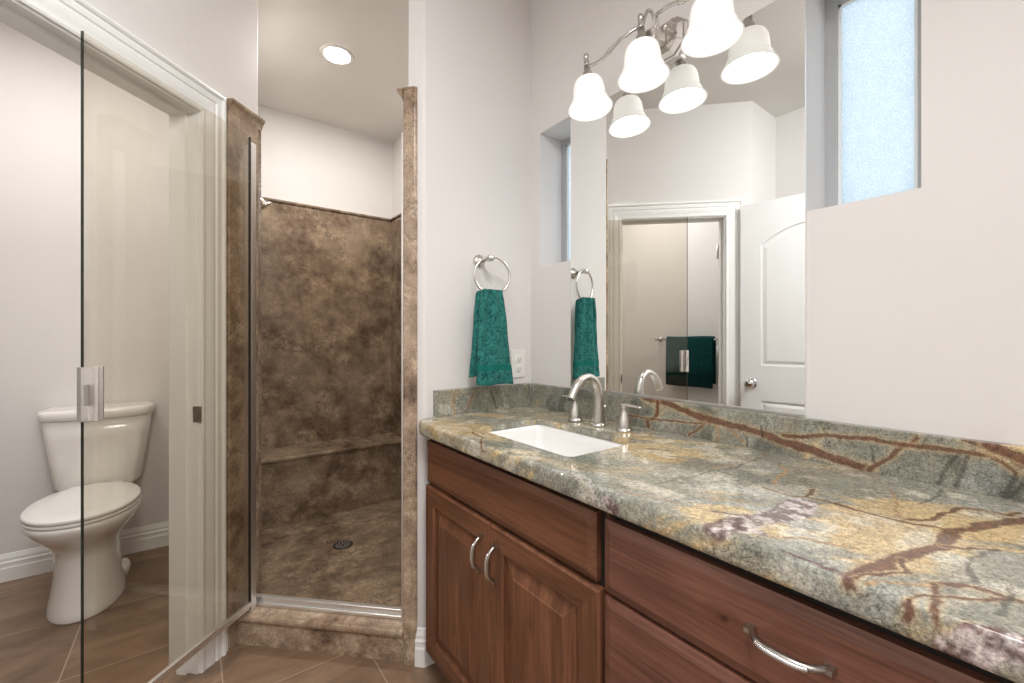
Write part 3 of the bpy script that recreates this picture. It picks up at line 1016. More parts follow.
# ------------------------------------------------------------------ granite
# pattern of the slab: (kind, width, plan points) - r rust vein, g gold vein, d dark crack, p plum seam, w white fleck
TOP_VEINS = [
    ('r', 0.005, [(0.864, 0.295), (0.873, 0.262), (0.865, 0.230), (0.863, 0.190), (0.867, 0.155), (0.880, 0.126), (0.888, 0.112)]),
    ('r', 0.013, [(1.027, 0.055), (0.976, 0.074), (0.931, 0.091), (0.901, 0.106), (0.874, 0.116), (0.837, 0.116), (0.807, 0.115), (0.761, 0.129), (0.723, 0.134), (0.660, 0.150), (0.616, 0.163)]),
    ('r', 0.005, [(0.807, 0.115), (0.820, 0.093), (0.850, 0.074)]),
    ('r', 0.004, [(0.722, 0.132), (0.701, 0.124), (0.683, 0.125), (0.658, 0.136), (0.620, 0.156)]),
    ('r', 0.006, [(0.878, 0.163), (0.915, 0.143), (0.971, 0.126), (1.011, 0.115), (1.029, 0.097), (1.027, 0.072), (1.058, 0.057)]),
    ('g', 0.003, [(1.019, 0.206), (0.975, 0.196), (0.900, 0.184), (0.869, 0.165)]),
    ('g', 0.003, [(0.615, 0.146), (0.651, 0.116), (0.669, 0.101)]),
    ('r', 0.005, [(0.678, 0.103), (0.698, 0.079), (0.700, 0.061), (0.708, 0.038)]),
    ('r', 0.004, [(0.677, 0.100), (0.645, 0.094), (0.624, 0.090), (0.605, 0.085), (0.600, 0.078), (0.612, 0.062)]),
    ('r', 0.003, [(0.613, 0.109), (0.634, 0.102), (0.644, 0.092), (0.672, 0.063), (0.704, 0.047)]),
    ('r', 0.006, [(0.613, 0.109), (0.603, 0.110), (0.596, 0.111)]),
    ('p', 0.03, [(0.827, 0.288), (0.774, 0.278), (0.717, 0.291), (0.671, 0.304), (0.637, 0.316), (0.617, 0.325)]),
    ('p', 0.016, [(0.637, 0.316), (0.634, 0.299), (0.652, 0.279)]),
    ('p', 0.022, [(0.606, 0.033), (0.606, 0.047), (0.595, 0.062), (0.582, 0.077)]),
    ('r', 0.004, [(0.859, 0.360), (0.849, 0.317), (0.863, 0.297), (0.920, 0.299)]),
    ('p', 0.003, [(0.671, 0.363), (0.685, 0.330), (0.720, 0.303), (0.770, 0.305), (0.823, 0.308)]),
    ('g', 0.003, [(0.673, 0.362), (0.664, 0.406), (0.648, 0.463), (0.627, 0.508)]),
    ('g', 0.003, [(0.763, 0.319), (0.746, 0.357), (0.723, 0.383)]),
    ('g', 0.004, [(0.649, 0.267), (0.676, 0.243), (0.686, 0.218), (0.698, 0.195), (0.708, 0.177)]),
    ('p', 0.004, [(0.624, 0.243), (0.620, 0.206), (0.623, 0.180), (0.617, 0.164)]),
    ('d', 0.0025, [(0.710, 0.493), (0.792, 0.477), (0.859, 0.468), (0.953, 0.449), (1.070, 0.454)]),
    ('g', 0.003, [(0.850, 0.485), (0.949, 0.467), (1.059, 0.462), (1.136, 0.475)]),
    ('g', 0.006, [(1.039, 0.400), (1.010, 0.380), (0.934, 0.359), (0.897, 0.352)]),
    ('g', 0.004, [(0.711, 1.181), (0.688, 1.044)]),
    ('r', 0.004, [(0.625, 1.091), (0.675, 1.096), (0.649, 1.003), (0.600, 0.942)]),
    ('g', 0.005, [(0.619, 0.956), (0.685, 0.906)]),
    ('d', 0.003, [(1.113, 0.159), (1.029, 0.154), (0.984, 0.159)]),
    ('d', 0.003, [(0.853, 0.073), (0.769, 0.080), (0.710, 0.078)]),
    ('d', 0.003, [(0.728, 0.048), (0.649, 0.047)]),
    ('g', 0.004, [(0.963, 0.753), (1.043, 0.738), (1.135, 0.786)]),
    ('w', 0.004, [(0.643, 0.638), (0.623, 0.604)]),
    ('w', 0.003, [(0.627, 0.586), (0.572, 0.545)]),
    ('p', 0.012, [(0.592, 0.529), (0.582, 0.506)]),
]
SPLASH_VEINS = [
    ('r', 0.012, [(0.829, 0.975), (0.784, 0.970), (0.719, 0.964), (0.648, 0.946), (0.560, 0.934), (0.482, 0.927), (0.439, 0.915), (0.415, 0.913), (0.352, 0.899), (0.317, 0.892), (0.271, 0.885)]),
    ('r', 0.006, [(0.271, 0.885), (0.258, 0.899), (0.236, 0.920), (0.219, 0.947), (0.205, 0.953), (0.194, 0.969)]),
    ('r', 0.006, [(0.428, 0.931), (0.393, 0.930), (0.344, 0.943), (0.285, 0.950), (0.231, 0.952), (0.200, 0.951), (0.136, 0.955), (0.097, 0.955), (0.068, 0.934)]),
    ('r', 0.01, [(0.132, 0.979), (0.110, 0.972), (0.082, 0.961), (0.063, 0.949)]),
    ('r', 0.012, [(0.100, 0.973), (0.077, 0.964), (0.061, 0.957)]),
    ('r', 0.008, [(0.778, 0.968), (0.784, 0.936), (0.792, 0.916), (0.817, 0.908), (0.809, 0.889)]),
    ('r', 0.003, [(0.886, 0.910), (0.778, 0.915), (0.695, 0.921), (0.625, 0.932)]),
    ('r', 0.004, [(0.629, 0.927), (0.675, 0.884)]),
    ('g', 0.005, [(0.598, 0.924), (0.586, 0.909), (0.586, 0.888)]),
    ('g', 0.004, [(0.556, 0.918), (0.521, 0.892)]),
    ('d', 0.004, [(0.136, 0.950), (0.152, 0.926), (0.167, 0.886)]),
    ('d', 0.003, [(0.126, 0.950), (0.133, 0.921), (0.144, 0.887)]),
    ('d', 0.006, [(0.068, 0.929), (0.086, 0.883)]),
    ('d', 0.004, [(0.061, 0.916), (0.077, 0.886)]),
    ('d', 0.003, [(0.268, 0.938), (0.263, 0.904)]),
    ('d', 0.003, [(0.480, 0.946), (0.478, 0.917)]),
    ('d', 0.003, [(0.516, 0.910), (0.516, 0.884)]),
]
SIDE_VEINS = [
    ('g', 0.008, [(0.787, 0.972), (0.775, 0.928), (0.779, 0.880)]),
    ('r', 0.003, [(0.870, 0.973), (0.843, 0.930), (0.826, 0.883)]),
    ('d', 0.005, [(0.934, 0.957), (0.967, 0.888)]),
]



def vnoise(x, y, seed):
    rs = np.random.RandomState(seed)
    g_ = rs.rand(128, 128)
    xi, yi = np.floor(x).astype(int), np.floor(y).astype(int)
    fx_, fy_ = x - xi, y - yi
    fx_, fy_ = fx_ * fx_ * (3 - 2 * fx_), fy_ * fy_ * (3 - 2 * fy_)
    a = g_[xi % 128, yi % 128]
    b_ = g_[(xi + 1) % 128, yi % 128]
    c_ = g_[xi % 128, (yi + 1) % 128]
    d_ = g_[(xi + 1) % 128, (yi + 1) % 128]
    return (a * (1 - fx_) + b_ * fx_) * (1 - fy_) + (c_ * (1 - fx_) + d_ * fx_) * fy_


def fbm(x, y, seed, o=4, gain=0.55):
    s_, a, t_ = 0, 1.0, 0
    for i in range(o):
        s_ = s_ + a * vnoise(x * 2 ** i + 17.3 * i, y * 2 ** i + 5.1 * i, seed + i)
        t_ += a
        a *= gain
    return s_ / t_


def seg_dist(x, y, pts):
    best = np.full(x.shape, 9.0)
    for (ax_, ay_), (bx_, by_) in zip(pts[:-1], pts[1:]):
        dx_, dy_ = bx_ - ax_, by_ - ay_
        L_ = dx_ * dx_ + dy_ * dy_ + 1e-12
        t_ = np.clip(((x - ax_) * dx_ + (y - ay_) * dy_) / L_, 0, 1)
        best = np.minimum(best, np.hypot(x - ax_ - t_ * dx_, y - ay_ - t_ * dy_))
    return best


def lin(r, g_, b_):
    return np.array(srgb(r, g_, b_)[:3])


def sstep(a, b_, x):
    t_ = np.clip((x - a) / (b_ - a), 0, 1)
    return t_ * t_ * (3 - 2 * t_)


GREEN, DARKG, TAN, GOLD, PALE = lin(152, 149, 135), lin(98, 99, 89), lin(190, 174, 141), lin(202, 177, 134), lin(224, 216, 197)
RUST, RUST2, PLUM, PLUMW, CRACK = lin(84, 52, 42), lin(122, 80, 60), lin(104, 78, 76), lin(206, 192, 188), lin(40, 40, 36)


def granite_color(x, y, veins, gold_fn, dark, wig=0.006):
    """x, y slab coordinates in metres -> rgb per vertex"""
    wx = x + wig * 2.2 * (fbm(x * 14, y * 14, 3) - 0.5) * 2 + wig * 0.8 * (fbm(x * 60, y * 60, 9) - 0.5) * 2
    wy = y + wig * 2.2 * (fbm(x * 14, y * 14, 23) - 0.5) * 2 + wig * 0.8 * (fbm(x * 60, y * 60, 29) - 0.5) * 2
    ca, sa = math.cos(math.radians(-58)), math.sin(math.radians(-58))
    u = (x * ca + y * sa)
    v_ = (-x * sa + y * ca)
    u = u + 0.02 * fbm(x * 9, y * 9, 41)
    v_ = v_ + 0.03 * fbm(x * 7, y * 7, 43)
    base = fbm(u * 5 + 3, v_ * 16 + 7, 51, 5)
    streak = fbm(u * 9 + 1, v_ * 55 + 2, 61, 4)
    g_ = gold_fn(x, y)
    m1 = np.clip(sstep(0.38, 0.64, base * 0.62 + streak * 0.38 + (g_ - 0.5) * 0.75), 0, 1)
    col = GREEN[None] * (1 - m1[:, None]) + TAN[None] * m1[:, None]
    m2 = sstep(0.55, 0.85, m1 * 0.55 + g_ * 0.45 + (streak - 0.5) * 0.9)
    col = col * (1 - m2[:, None]) + GOLD[None] * m2[:, None]
    pl = sstep(0.52, 0.70, fbm(x * 22, y * 22, 71, 4)) * 0.55 * (1 - dark)
    col = col * (1 - pl[:, None]) + PALE[None] * pl[:, None]
    dk = sstep(0.50, 0.68, fbm(x * 11 + 4, y * 11, 81, 4)) * (0.35 + 0.4 * dark) * (1 - 0.7 * m2)
    dk = np.clip(dk + dark * 0.25 * (1 - m2), 0, 1)
    col = col * (1 - dk[:, None]) + DARKG[None] * dk[:, None]
    # fine rusty lines running with the streaks, thickest in the golden parts
    ln = np.abs(fbm(u * 3.2 + 9, v_ * 26 + 3, 131, 3) - 0.5)
    lm = (1 - sstep(0.0, 0.016, ln)) * sstep(0.35, 0.8, m1 * 0.6 + m2 * 0.5) * sstep(0.42, 0.6, fbm(x * 9, y * 9, 137)) * 0.75
    col = col * (1 - lm[:, None]) + RUST2[None] * lm[:, None]
    lav = sstep(0.56, 0.70, fbm(u * 6 + 2, v_ * 20, 141, 4)) * 0.35 * (1 - m2)
    col = col * (1 - lav[:, None]) + lin(176, 178, 172)[None] * lav[:, None]
    crackle = 1 - m2
    for kind, wd, pts in veins:
        d_ = seg_dist(wx, wy, pts)
        wv = wd * 0.5 * (0.65 + 0.9 * fbm(x * 30, y * 30, 101))
        e_ = max(0.0018, wd * 0.32)
        mk = 1 - sstep(wv, wv + e_, d_)
        halo = (1 - sstep(wv, wv + 0.004 + wd * 0.9, d_)) * 0.5
        var = fbm(x * 70, y * 70, 111)[:, None]
        if kind == 'r':
            col = col * (1 - halo[:, None]) + GOLD[None] * halo[:, None]
            tgt = RUST[None] * (1 - var) + RUST2[None] * var
        elif kind == 'g':
            tgt = RUST2[None] * 0.5 + GOLD[None] * 0.5
        elif kind == 'p':
            vv = sstep(0.40, 0.62, fbm(x * 80, y * 80, 121))[:, None] * min(1, wd / 0.015)
            tgt = PLUM[None] * (1 - vv) + PLUMW[None] * vv
        elif kind == 'w':
            tgt = PLUMW[None]
        else:
            tgt = CRACK[None]
        mk = mk * (0.6 if kind == 'd' else 0.9)
        crackle = crackle * (1 - mk)
        col = col * (1 - mk[:, None]) + tgt * mk[:, None]
    return np.concatenate([np.clip(col, 0, 1), crackle[:, None]], 1)


def set_stone(o, cols):
    a = o.data.attributes.new('stone', 'FLOAT_COLOR', 'POINT')
    buf = np.ones((len(cols), 4), dtype=np.float32)
    buf[:, :] = cols
    a.data.foreach_set('color', buf.ravel())


def blobs(lst):
    def fn(x, y):
        g_ = np.full(x.shape, 0.42)
        for bx_, by_, rx_, ry_, amt in lst:
            g_ = g_ + amt * np.exp(-(((x - bx_) / rx_) ** 2 + ((y - by_) / ry_) ** 2))
        return np.clip(g_, 0, 1)
    return fn


# ---- counter slab: grid top with the sink cut out, bull-nosed front and left end
SX0, SX1, SY0, SY1 = 0.710, 0.976, 0.722, 1.143
SLAB_Z0 = CT_Z1 - 0.019      # thickness of the slab round the sink
CY0, CY1, CXF, CR = -0.105, 1.404, 0.611, 0.084
NR = (CT_Z1 - CT_Z0) / 2
zc = (CT_Z1 + CT_Z0) / 2
step = 0.0026
NA = 0.015
NOSE = [(NA - NA * abs(math.sin(a)) ** 0.5, zc + NR * math.copysign(abs(math.cos(a)) ** 0.5, math.cos(a))) for a in np.linspace(0, PI, 25)]     # (inset from the outer face, z)


def lspace(a, b_):
    return list(np.linspace(a, b_, max(2, int(round((b_ - a) / step)) + 1)))


gx = lspace(CXF + CR, SX0)[:-1] + lspace(SX0, SX1)[:-1] + lspace(SX1, X_WALL - 0.001)
gy = lspace(CY0, SY0)[:-1] + lspace(SY0, SY1)[:-1] + lspace(SY1, CY1 - CR)
ct = MB()
V, Fc = [], []
idx = {}
for i, x in enumerate(gx):
    for k, y in enumerate(gy):
        idx[i, k] = len(V)
        V.append((x, y, CT_Z1))
for i in range(len(gx) - 1):
    for k in range(len(gy) - 1):
        xm, ymid = (gx[i] + gx[i + 1]) / 2, (gy[k] + gy[k + 1]) / 2
        if SX0 < xm < SX1 and SY0 < ymid < SY1:
            continue
        Fc.append((idx[i, k], idx[i + 1, k], idx[i + 1, k + 1], idx[i, k + 1]))
ct.add(V, Fc, True)
# cross-section from the flat top over the nose to the underside, as offsets from the corner circle centre line
sec = [(d_, CT_Z1) for d_ in np.linspace(0, CR - NA, 22)[:-1]] + [(CR - ins, z) for ins, z in NOSE] + [(CR - 0.048, CT_Z0), (CR - 0.0485, SLAB_Z0), (0.0, SLAB_Z0)]
front = [[(CXF + CR - d_, y, z) for d_, z in sec] for y in gy]
ct.loft(front, (False, False), True, None, False)
corner = []
for a in np.linspace(0, PI / 2, 15):
    corner.append([(CXF + CR - d_ * math.cos(a), CY1 - CR + d_ * math.sin(a), z) for d_, z in sec])
ct.loft(corner, (False, False), True, None, False)
left = [[(x, CY1 - CR + d_, z) for d_, z in sec] for x in gx]
ct.loft(left, (False, False), True, None, False)
# underside, near end, sink cut-out walls
for x0_, x1_, y0_, y1_ in ((CXF + CR, SX0, CY0, CY1 - CR), (SX1, X_WALL - 0.001, CY0, CY1 - CR), (SX0, SX1, CY0, SY0), (SX0, SX1, SY1, CY1 - CR)):
    ct.add([(x0_, y0_, SLAB_Z0), (x1_, y0_, SLAB_Z0), (x1_, y1_, SLAB_Z0), (x0_, y1_, SLAB_Z0)], [(0, 1, 2, 3)])
ct.add([(X_WALL - 0.001, CY0, CT_Z1)] + [(CXF + CR - d_, CY0, z) for d_, z in sec] + [(X_WALL - 0.001, CY0, SLAB_Z0)], [tuple(range(len(sec) + 2))])
for (xa, ya), (xb, yb) in (((SX0, SY0), (SX1, SY0)), ((SX1, SY0), (SX1, SY1)), ((SX1, SY1), (SX0, SY1)), ((SX0, SY1), (SX0, SY0))):
    n_ = 100
    rows = [[(xa + (xb - xa) * i / n_, ya + (yb - ya) * i / n_, CT_Z1 - (CT_Z1 - SLAB_Z0) * k / 8) for i in range(n_ + 1)] for k in range(9)]
    ct.loft(rows, (False, False), False, None, False)
# rounded inner corners of the cut-out
rc = 0.022
for cxs, cys, sx, sy in ((SX0, SY0, 1, 1), (SX1, SY0, -1, 1), (SX1, SY1, -1, -1), (SX0, SY1, 1, -1)):
    fan = [(cxs, cys, CT_Z1)] + [(cxs + sx * (rc - rc * math.sin(a)), cys + sy * (rc - rc * math.cos(a)), CT_Z1) for a in np.linspace(0, PI / 2, 9)]
    ct.add(fan, [(0, i, i + 1) for i in range(1, 9)])
    ct.loft([[(p_[0], p_[1], z) for p_ in fan[1:]] for z in (CT_Z1, SLAB_Z0)], (False, False), True, None, False)
counter = ct.build('countertop', M['granite'])
tag(counter, 'polished green and gold granite countertop over the wooden vanity cabinets', 'countertop')
co = np.array([v_.co[:] for v_ in counter.data.vertices]) + np.array(counter.location)
# the pattern runs on down the edge
px = co[:, 0] - np.where(co[:, 0] < CXF + NA + 0.002, (CT_Z1 - co[:, 2]) * 0.9, 0)
py = co[:, 1]
gold_top = blobs([(0.86, 0.62, 0.16, 0.14, 0.30), (0.80, 0.20, 0.13, 0.11, 0.55), (0.95, 0.10, 0.10, 0.06, 0.5), (0.66, 0.33, 0.07, 0.07, 0.45), (0.70, 1.20, 0.10, 0.18, 0.28),
                  (0.65, 0.95, 0.06, 0.3, 0.18), (0.74, 0.50, 0.09, 0.07, -0.34), (0.90, 0.40, 0.08, 0.12, -0.30), (1.04, 0.35, 0.06, 0.25, -0.22), (0.72, 0.24, 0.05, 0.03, -0.45),
                  (0.72, 0.05, 0.10, 0.04, -0.40), (1.06, 0.15, 0.05, 0.10, -0.3), (0.62, 0.2, 0.02, 0.8, -0.25), (1.04, 0.75, 0.07, 0.2, 0.2)])
darkness = np.zeros(len(co))
set_stone(counter, granite_color(px, py, TOP_VEINS, gold_top, darkness))

# ---- splashes
def splash(name, label, frame, length, veins, u0, gold):
    """frame maps (u, depth, z) to world"""
    z0, z1, t_ = CT_Z1 + 0.0005, 0.975, 0.020
    us = np.linspace(0, length, int(length / step) + 1)
    zs = [z0] + list(np.linspace(z0, z1 - 0.002, 36))[1:]
    prof = [(0.0, z) for z in zs] + [(0.0006, z1 - 0.0006), (0.002, z1)] + [(d_, z1) for d_ in (0.008, 0.014, t_ - 0.001)] + [(t_ - 0.001, z0)]
    m_ = MB().loft([[frame(u_, d_, z) for d_, z in prof] for u_ in us], (True, True), False)
    o = m_.build(name, M['granite'])
    tag(o, label, 'backsplash')
    return o


sp_main = splash('backsplash', 'long granite backsplash with rust veins along the mirror wall', lambda u_, d_, z: (X_WALL - 0.020 + d_, CY0 + u_, z), 1.388 - CY0, SPLASH_VEINS, 0, None)
co = np.array([v_.co[:] for v_ in sp_main.data.vertices]) + np.array(sp_main.location)
zz = co[:, 2] - 0.4 * (co[:, 0] - (X_WALL - 0.02))
set_stone(sp_main, granite_color(co[:, 1] * 1.0, zz, SPLASH_VEINS, blobs([(0.66, 0.93, 0.12, 0.03, 0.12), (0.2, 0.93, 0.6, 0.2, -0.22), (1.2, 0.93, 0.25, 0.2, -0.20), (0.07, 0.97, 0.05, 0.02, 0.5)]),
                                 np.full(len(co), 0.75), 0.003))
sp_side = splash('backsplash', 'short granite side splash below the hanging teal towel', lambda u_, d_, z: (0.700 + u_, Y_TOWEL - 0.020 + d_, z), X_WALL - 0.021 - 0.700, SIDE_VEINS, 0, None)
co = np.array([v_.co[:] for v_ in sp_side.data.vertices]) + np.array(sp_side.location)
set_stone(sp_side, granite_color(co[:, 0], co[:, 2], SIDE_VEINS, blobs([(0.93, 0.93, 0.3, 0.2, -0.14)]), np.full(len(co), 0.30), 0.003))

# ---- undermount basin
def rrect(x0, x1, y0, y1, r, z, n=6):
    out_ = []
    for cx_, cy_, a0 in ((x1 - r, y1 - r, 0), (x0 + r, y1 - r, PI / 2), (x0 + r, y0 + r, PI), (x1 - r, y0 + r, 3 * PI / 2)):
        out_ += [(cx_ + r * math.cos(a0 + PI / 2 * i / n), cy_ + r * math.sin(a0 + PI / 2 * i / n), z) for i in range(n + 1)]
    return out_


bs_ = thing('sink_basin', 'white rectangular undermount sink set in the granite counter', 'sink', ((SX0 + SX1) / 2, (SY0 + SY1) / 2, 0.70))
zt = SLAB_Z0 - 0.0006
rg = []
for ins, z, r_ in ((-0.025, zt - 0.012, 0.03), (-0.025, zt, 0.03), (-0.004, zt, 0.026), (0.001, zt - 0.004, 0.026), (0.004, zt - 0.03, 0.03), (0.012, zt - 0.085, 0.04), (0.030, zt - 0.118, 0.05),
                   (0.060, zt - 0.130, 0.05), (0.105, zt - 0.134, 0.02)):
    rg.append(rrect(SX0 + ins, SX1 - ins, SY0 + ins, SY1 - ins, r_, z))
m_ = MB().loft(rg, (False, True), True)
og = []
for ins, z, r_ in ((-0.025, zt - 0.012, 0.03), (-0.010, zt - 0.014, 0.03), (-0.006, zt - 0.09, 0.04), (0.02, zt - 0.135, 0.05), (0.06, zt - 0.145, 0.05)):
    og.append(rrect(SX0 + ins, SX1 - ins, SY0 + ins, SY1 - ins, r_, z))
m_.loft(og, (False, True), True)
m_.build('bowl', M['basin'], bs_)
MB().lathe([(0.026, 0.0), (0.025, 0.0025), (0.020, 0.003), (0.018, 0.001), (0, 0.001)], T((SX0 + SX1) / 2, (SY0 + SY1) / 2, zt - 0.1338), 28).build('drain_ring', M['nickel'], bs_)

# ---- widespread faucet
FX, FY = 1.045, 0.934
fc = thing('faucet', 'brushed nickel gooseneck faucet with two lever handles behind the sink', 'faucet', (FX, FY, CT_Z1))
z = CT_Z1 + 0.0003
MB().lathe([(0.0265, 0), (0.0265, 0.004), (0.0245, 0.008), (0.021, 0.011), (0, 0.011)], T(FX, FY, z), 32).build('spout_base', M['nickel'], fc)
path = spline([(FX, FY, z + 0.008), (FX + 0.001, FY, z + 0.05), (FX, FY, z + 0.10), (FX - 0.012, FY, z + 0.138), (FX - 0.042, FY, z + 0.158), (FX - 0.077, FY, z + 0.150),
               (FX - 0.104, FY, z + 0.124), (FX - 0.120, FY, z + 0.094)], 7)
n_ = len(path)
rad = [0.0195 - 0.0075 * min(1, (i / n_) / 0.55) + 0.002 * max(0, (i / n_ - 0.7) / 0.3) for i in range(n_)]
MB().tube(path, rad, 18).build('spout', M['nickel'], fc)
MB().tube([path[-1], path[-1] + (path[-1] - path[-2]).normalized() * 0.002], 0.0105, 16).build('aerator', M['black'], fc)
MB().lathe([(0.003, 0), (0.003, 0.05), (0.0065, 0.052), (0.0075, 0.058), (0.005, 0.064), (0, 0.065)], T(FX + 0.030, FY, z), 14).build('lift_rod', M['nickel'], fc)
for s_ in (1, -1):
    hy = FY + s_ * 0.1025
    MB().lathe([(0.0255, 0), (0.0255, 0.004), (0.0235, 0.008), (0.0215, 0.010), (0.0215, 0.012), (0.0205, 0.022), (0.0160, 0.040), (0.0112, 0.056), (0.0088, 0.068), (0.0100, 0.074), (0.0085, 0.078), (0, 0.079)],
               T(FX, hy, z), 28).build('handle_body', M['nickel'], fc)
    lv = []
    for t_, w_, zz_, th in ((-0.010, 0.0085, 0.0775, 0.0045), (0.0, 0.0095, 0.0785, 0.005), (0.02, 0.009, 0.0790, 0.0045), (0.042, 0.0078, 0.0785, 0.0036), (0.058, 0.0066, 0.0780, 0.003), (0.062, 0.004, 0.0780, 0.0022)):
        lv.append([(FX + w_ * math.cos(a), hy + s_ * t_, z + zz_ + th * math.sin(a)) for a in np.linspace(0, 2 * PI, 13)[:-1]])
    MB().loft(lv, (True, True), True).build('lever', M['nickel'], fc)

# ------------------------------------------------------------------ mirror
mr = thing('wall_mirror', 'tall frameless mirror on the wall behind the sink', 'mirror', (X_WALL - 0.003, 0.778, 0.983))
MB().box(X_WALL - 0.006, X_WALL - 0.0005, 0.3915, 1.1645, 0.983, 1.993).build('mirror_glass', M['mirror'], mr)
g = MB()
e = 0.0012
g.box(X_WALL - 0.0062, X_WALL - 0.0004, 0.3903, 0.3915, 0.983, 1.993)
g.box(X_WALL - 0.0062, X_WALL - 0.0004, 1.1645, 1.1657, 0.983, 1.993)
g.box(X_WALL - 0.0062, X_WALL - 0.0004, 0.3915, 1.1645, 1.993, 1.9942)
g.box(X_WALL - 0.0062, X_WALL - 0.0004, 0.3915, 1.1645, 0.9805, 0.983)
g.build('polished_edge', M['aluminium'], mr)

# ------------------------------------------------------------------ vanity light with three bell shades
VX, VY = 1.050, 0.766
vl = thing('vanity_light', 'nickel wall light with three lit frosted bell shades above the mirror', 'wall light', (1.14, VY, 2.04))
HUBZ = 2.035
pl = MB()
octo = [(0.078, -0.030), (0.078, 0.030), (0.045, 0.060), (-0.045, 0.060), (-0.078, 0.030), (-0.078, -0.030), (-0.045, -0.060), (0.045, -0.060)]
rings = []
for k_, x in ((1.0, X_WALL - 0.0005), (1.0, X_WALL - 0.008), (0.90, X_WALL - 0.011), (0.90, X_WALL - 0.019), (0.74, X_WALL - 0.028), (0.72, X_WALL - 0.030)):
    rings.append([(x, VY + a * k_, HUBZ + 0.02 + b_ * k_) for a, b_ in octo])
pl.loft(rings, (True, True), False)
pl.build('backplate', M['nickel'], vl)
hb = MB()
hb.box(VX + 0.018, X_WALL - 0.030, VY - 0.024, VY + 0.024, HUBZ - 0.004, HUBZ + 0.032)
hb.build('hub', M['nickel'], vl, bevel=0.006, seg=3)
for s_ in (1, -1):
    k_ = MB()
    k_.lathe([(0.006, 0), (0.0075, 0.004), (0.006, 0.009), (0, 0.011)], T(VX + 0.03, VY + s_ * 0.055, HUBZ + 0.01) @ R(-PI / 2, 'Y'), 14)
    k_.tube([(VX + 0.03, VY + s_ * 0.055, HUBZ + 0.01), (X_WALL - 0.02, VY + s_ * 0.055, HUBZ + 0.015)], 0.0035, 10)
    k_.build('mounting_screw', M['nickel'], vl)
SHADE_TOP, SHADE_RIM = 2.050, 1.917
lampY = [0.972, 0.766, 0.562]
arms = [
    [(VX + 0.045, VY + 0.02, HUBZ + 0.020), (VX + 0.025, VY + 0.026, HUBZ + 0.052), (VX + 0.010, VY + 0.042, HUBZ + 0.050), (VX, VY + 0.060, HUBZ + 0.040),
     (VX, VY + 0.085, HUBZ + 0.040), (VX, VY + 0.125, HUBZ + 0.028), (VX, VY + 0.160, HUBZ + 0.019), (VX, VY + 0.185, HUBZ + 0.020), (VX, lampY[0] + 0.012, HUBZ + 0.026)],
    [(VX + 0.062, VY, HUBZ + 0.028), (VX + 0.056, VY, HUBZ + 0.070), (VX + 0.040, VY, HUBZ + 0.092), (VX + 0.020, VY, HUBZ + 0.086), (VX + 0.006, VY, HUBZ + 0.056), (VX, VY + 0.003, HUBZ + 0.036)],
]
arms.append([(x, 2 * VY - y, z_) for x, y, z_ in arms[0][:-1]] + [(VX, lampY[2], HUBZ + 0.026)])
for i, a in enumerate(arms):
    ar = MB().tube(spline(a, 7), 0.0050, 12).build('arm', M['nickel'], vl)
    if i != 1:
        s_ = 1 if i == 0 else -1
        q_ = T(VX, VY + s_ * 0.122, HUBZ + 0.029) @ R(s_ * math.radians(70), 'X')
        MB().lathe([(0.005, -0.012), (0.0075, -0.010), (0.0055, -0.006), (0.008, 0.0), (0.0055, 0.006), (0.0075, 0.010), (0.005, 0.012)], q_, 14).build('arm_knot', M['nickel'], ar)
for y, lean in zip(lampY, (6.0, 3.0, 1.0)):
    L_ = T(VX, y, SHADE_RIM) @ R(math.radians(-lean), 'X') @ T(0, 0, -SHADE_RIM)
    hold = MB().lathe([(0.0235, 2.006), (0.0250, 2.013), (0.0225, 2.021), (0.0165, 2.028), (0.0155, 2.040), (0.0105, 2.048), (0.0100, 2.066), (0.0, 2.068)], L_, 24, (False, True)).build('shade_holder', M['nickel'], vl)
    MB().lathe([(0.0075, 2.065), (0.0095, 2.070), (0.0070, 2.075), (0.0095, 2.081), (0.0065, 2.086), (0.0085, 2.093), (0.0095, 2.099), (0.0075, 2.106), (0.0, 2.109)], L_, 18).build('finial', M['nickel'], hold)
    out_ = [(0.021, 2.020), (0.033, 2.017), (0.0435, 2.009), (0.0490, 1.996), (0.0515, 1.976), (0.0530, 1.958), (0.0560, 1.947), (0.0595, 1.943), (0.0600, 1.938), (0.0645, 1.929), (0.0710, 1.920), (0.0730, 1.917)]
    inn = [(r_ - 0.0035, z_ - 0.0005) for r_, z_ in out_]
    MB().lathe(out_ + inn[::-1], L_, 44, (False, False)).build('lamp_shade', M['shade'], vl)
    MB().lathe([(0.010, 2.015), (0.012, 1.998), (0.016, 1.986), (0.025, 1.972), (0.0295, 1.958), (0.0280, 1.945), (0.019, 1.935), (0.0, 1.931)], L_, 24).build('bulb', M['bulb'], vl)

# ------------------------------------------------------------------ towel ring and hand towel
RX, RZ = 0.895, 1.462
RY = 1.328
tr_ = thing('towel_ring', 'brushed nickel towel ring mounted on the short wall beside the mirror', 'towel ring', (RX, Y_TOWEL, RZ))
MB().lathe([(0.026, 0), (0.026, 0.005), (0.023, 0.009), (0.020, 0.012), (0.013, 0.016), (0.0105, 0.022), (0, 0.022)], T(RX, Y_TOWEL - 0.0003, RZ) @ R(PI / 2, 'X'), 28).build('rosette', M['nickel'], tr_)
MB().tube([(RX, Y_TOWEL - 0.018, RZ), (RX, RY + 0.01, RZ), (RX, RY - 0.010, RZ)], 0.0075, 16).build('post', M['nickel'], tr_)
MB().lathe([(0.0095, -0.011), (0.012, -0.008), (0.012, 0.008), (0.0095, 0.011), (0, 0.011)], T(RX, RY, RZ) @ R(PI / 2, 'X'), 18).build('post_cap', M['nickel'], tr_)
RR = 0.070
rcx, rcz = RX + 0.008, RZ + 0.005 - math.sqrt(RR ** 2 - 0.008 ** 2)
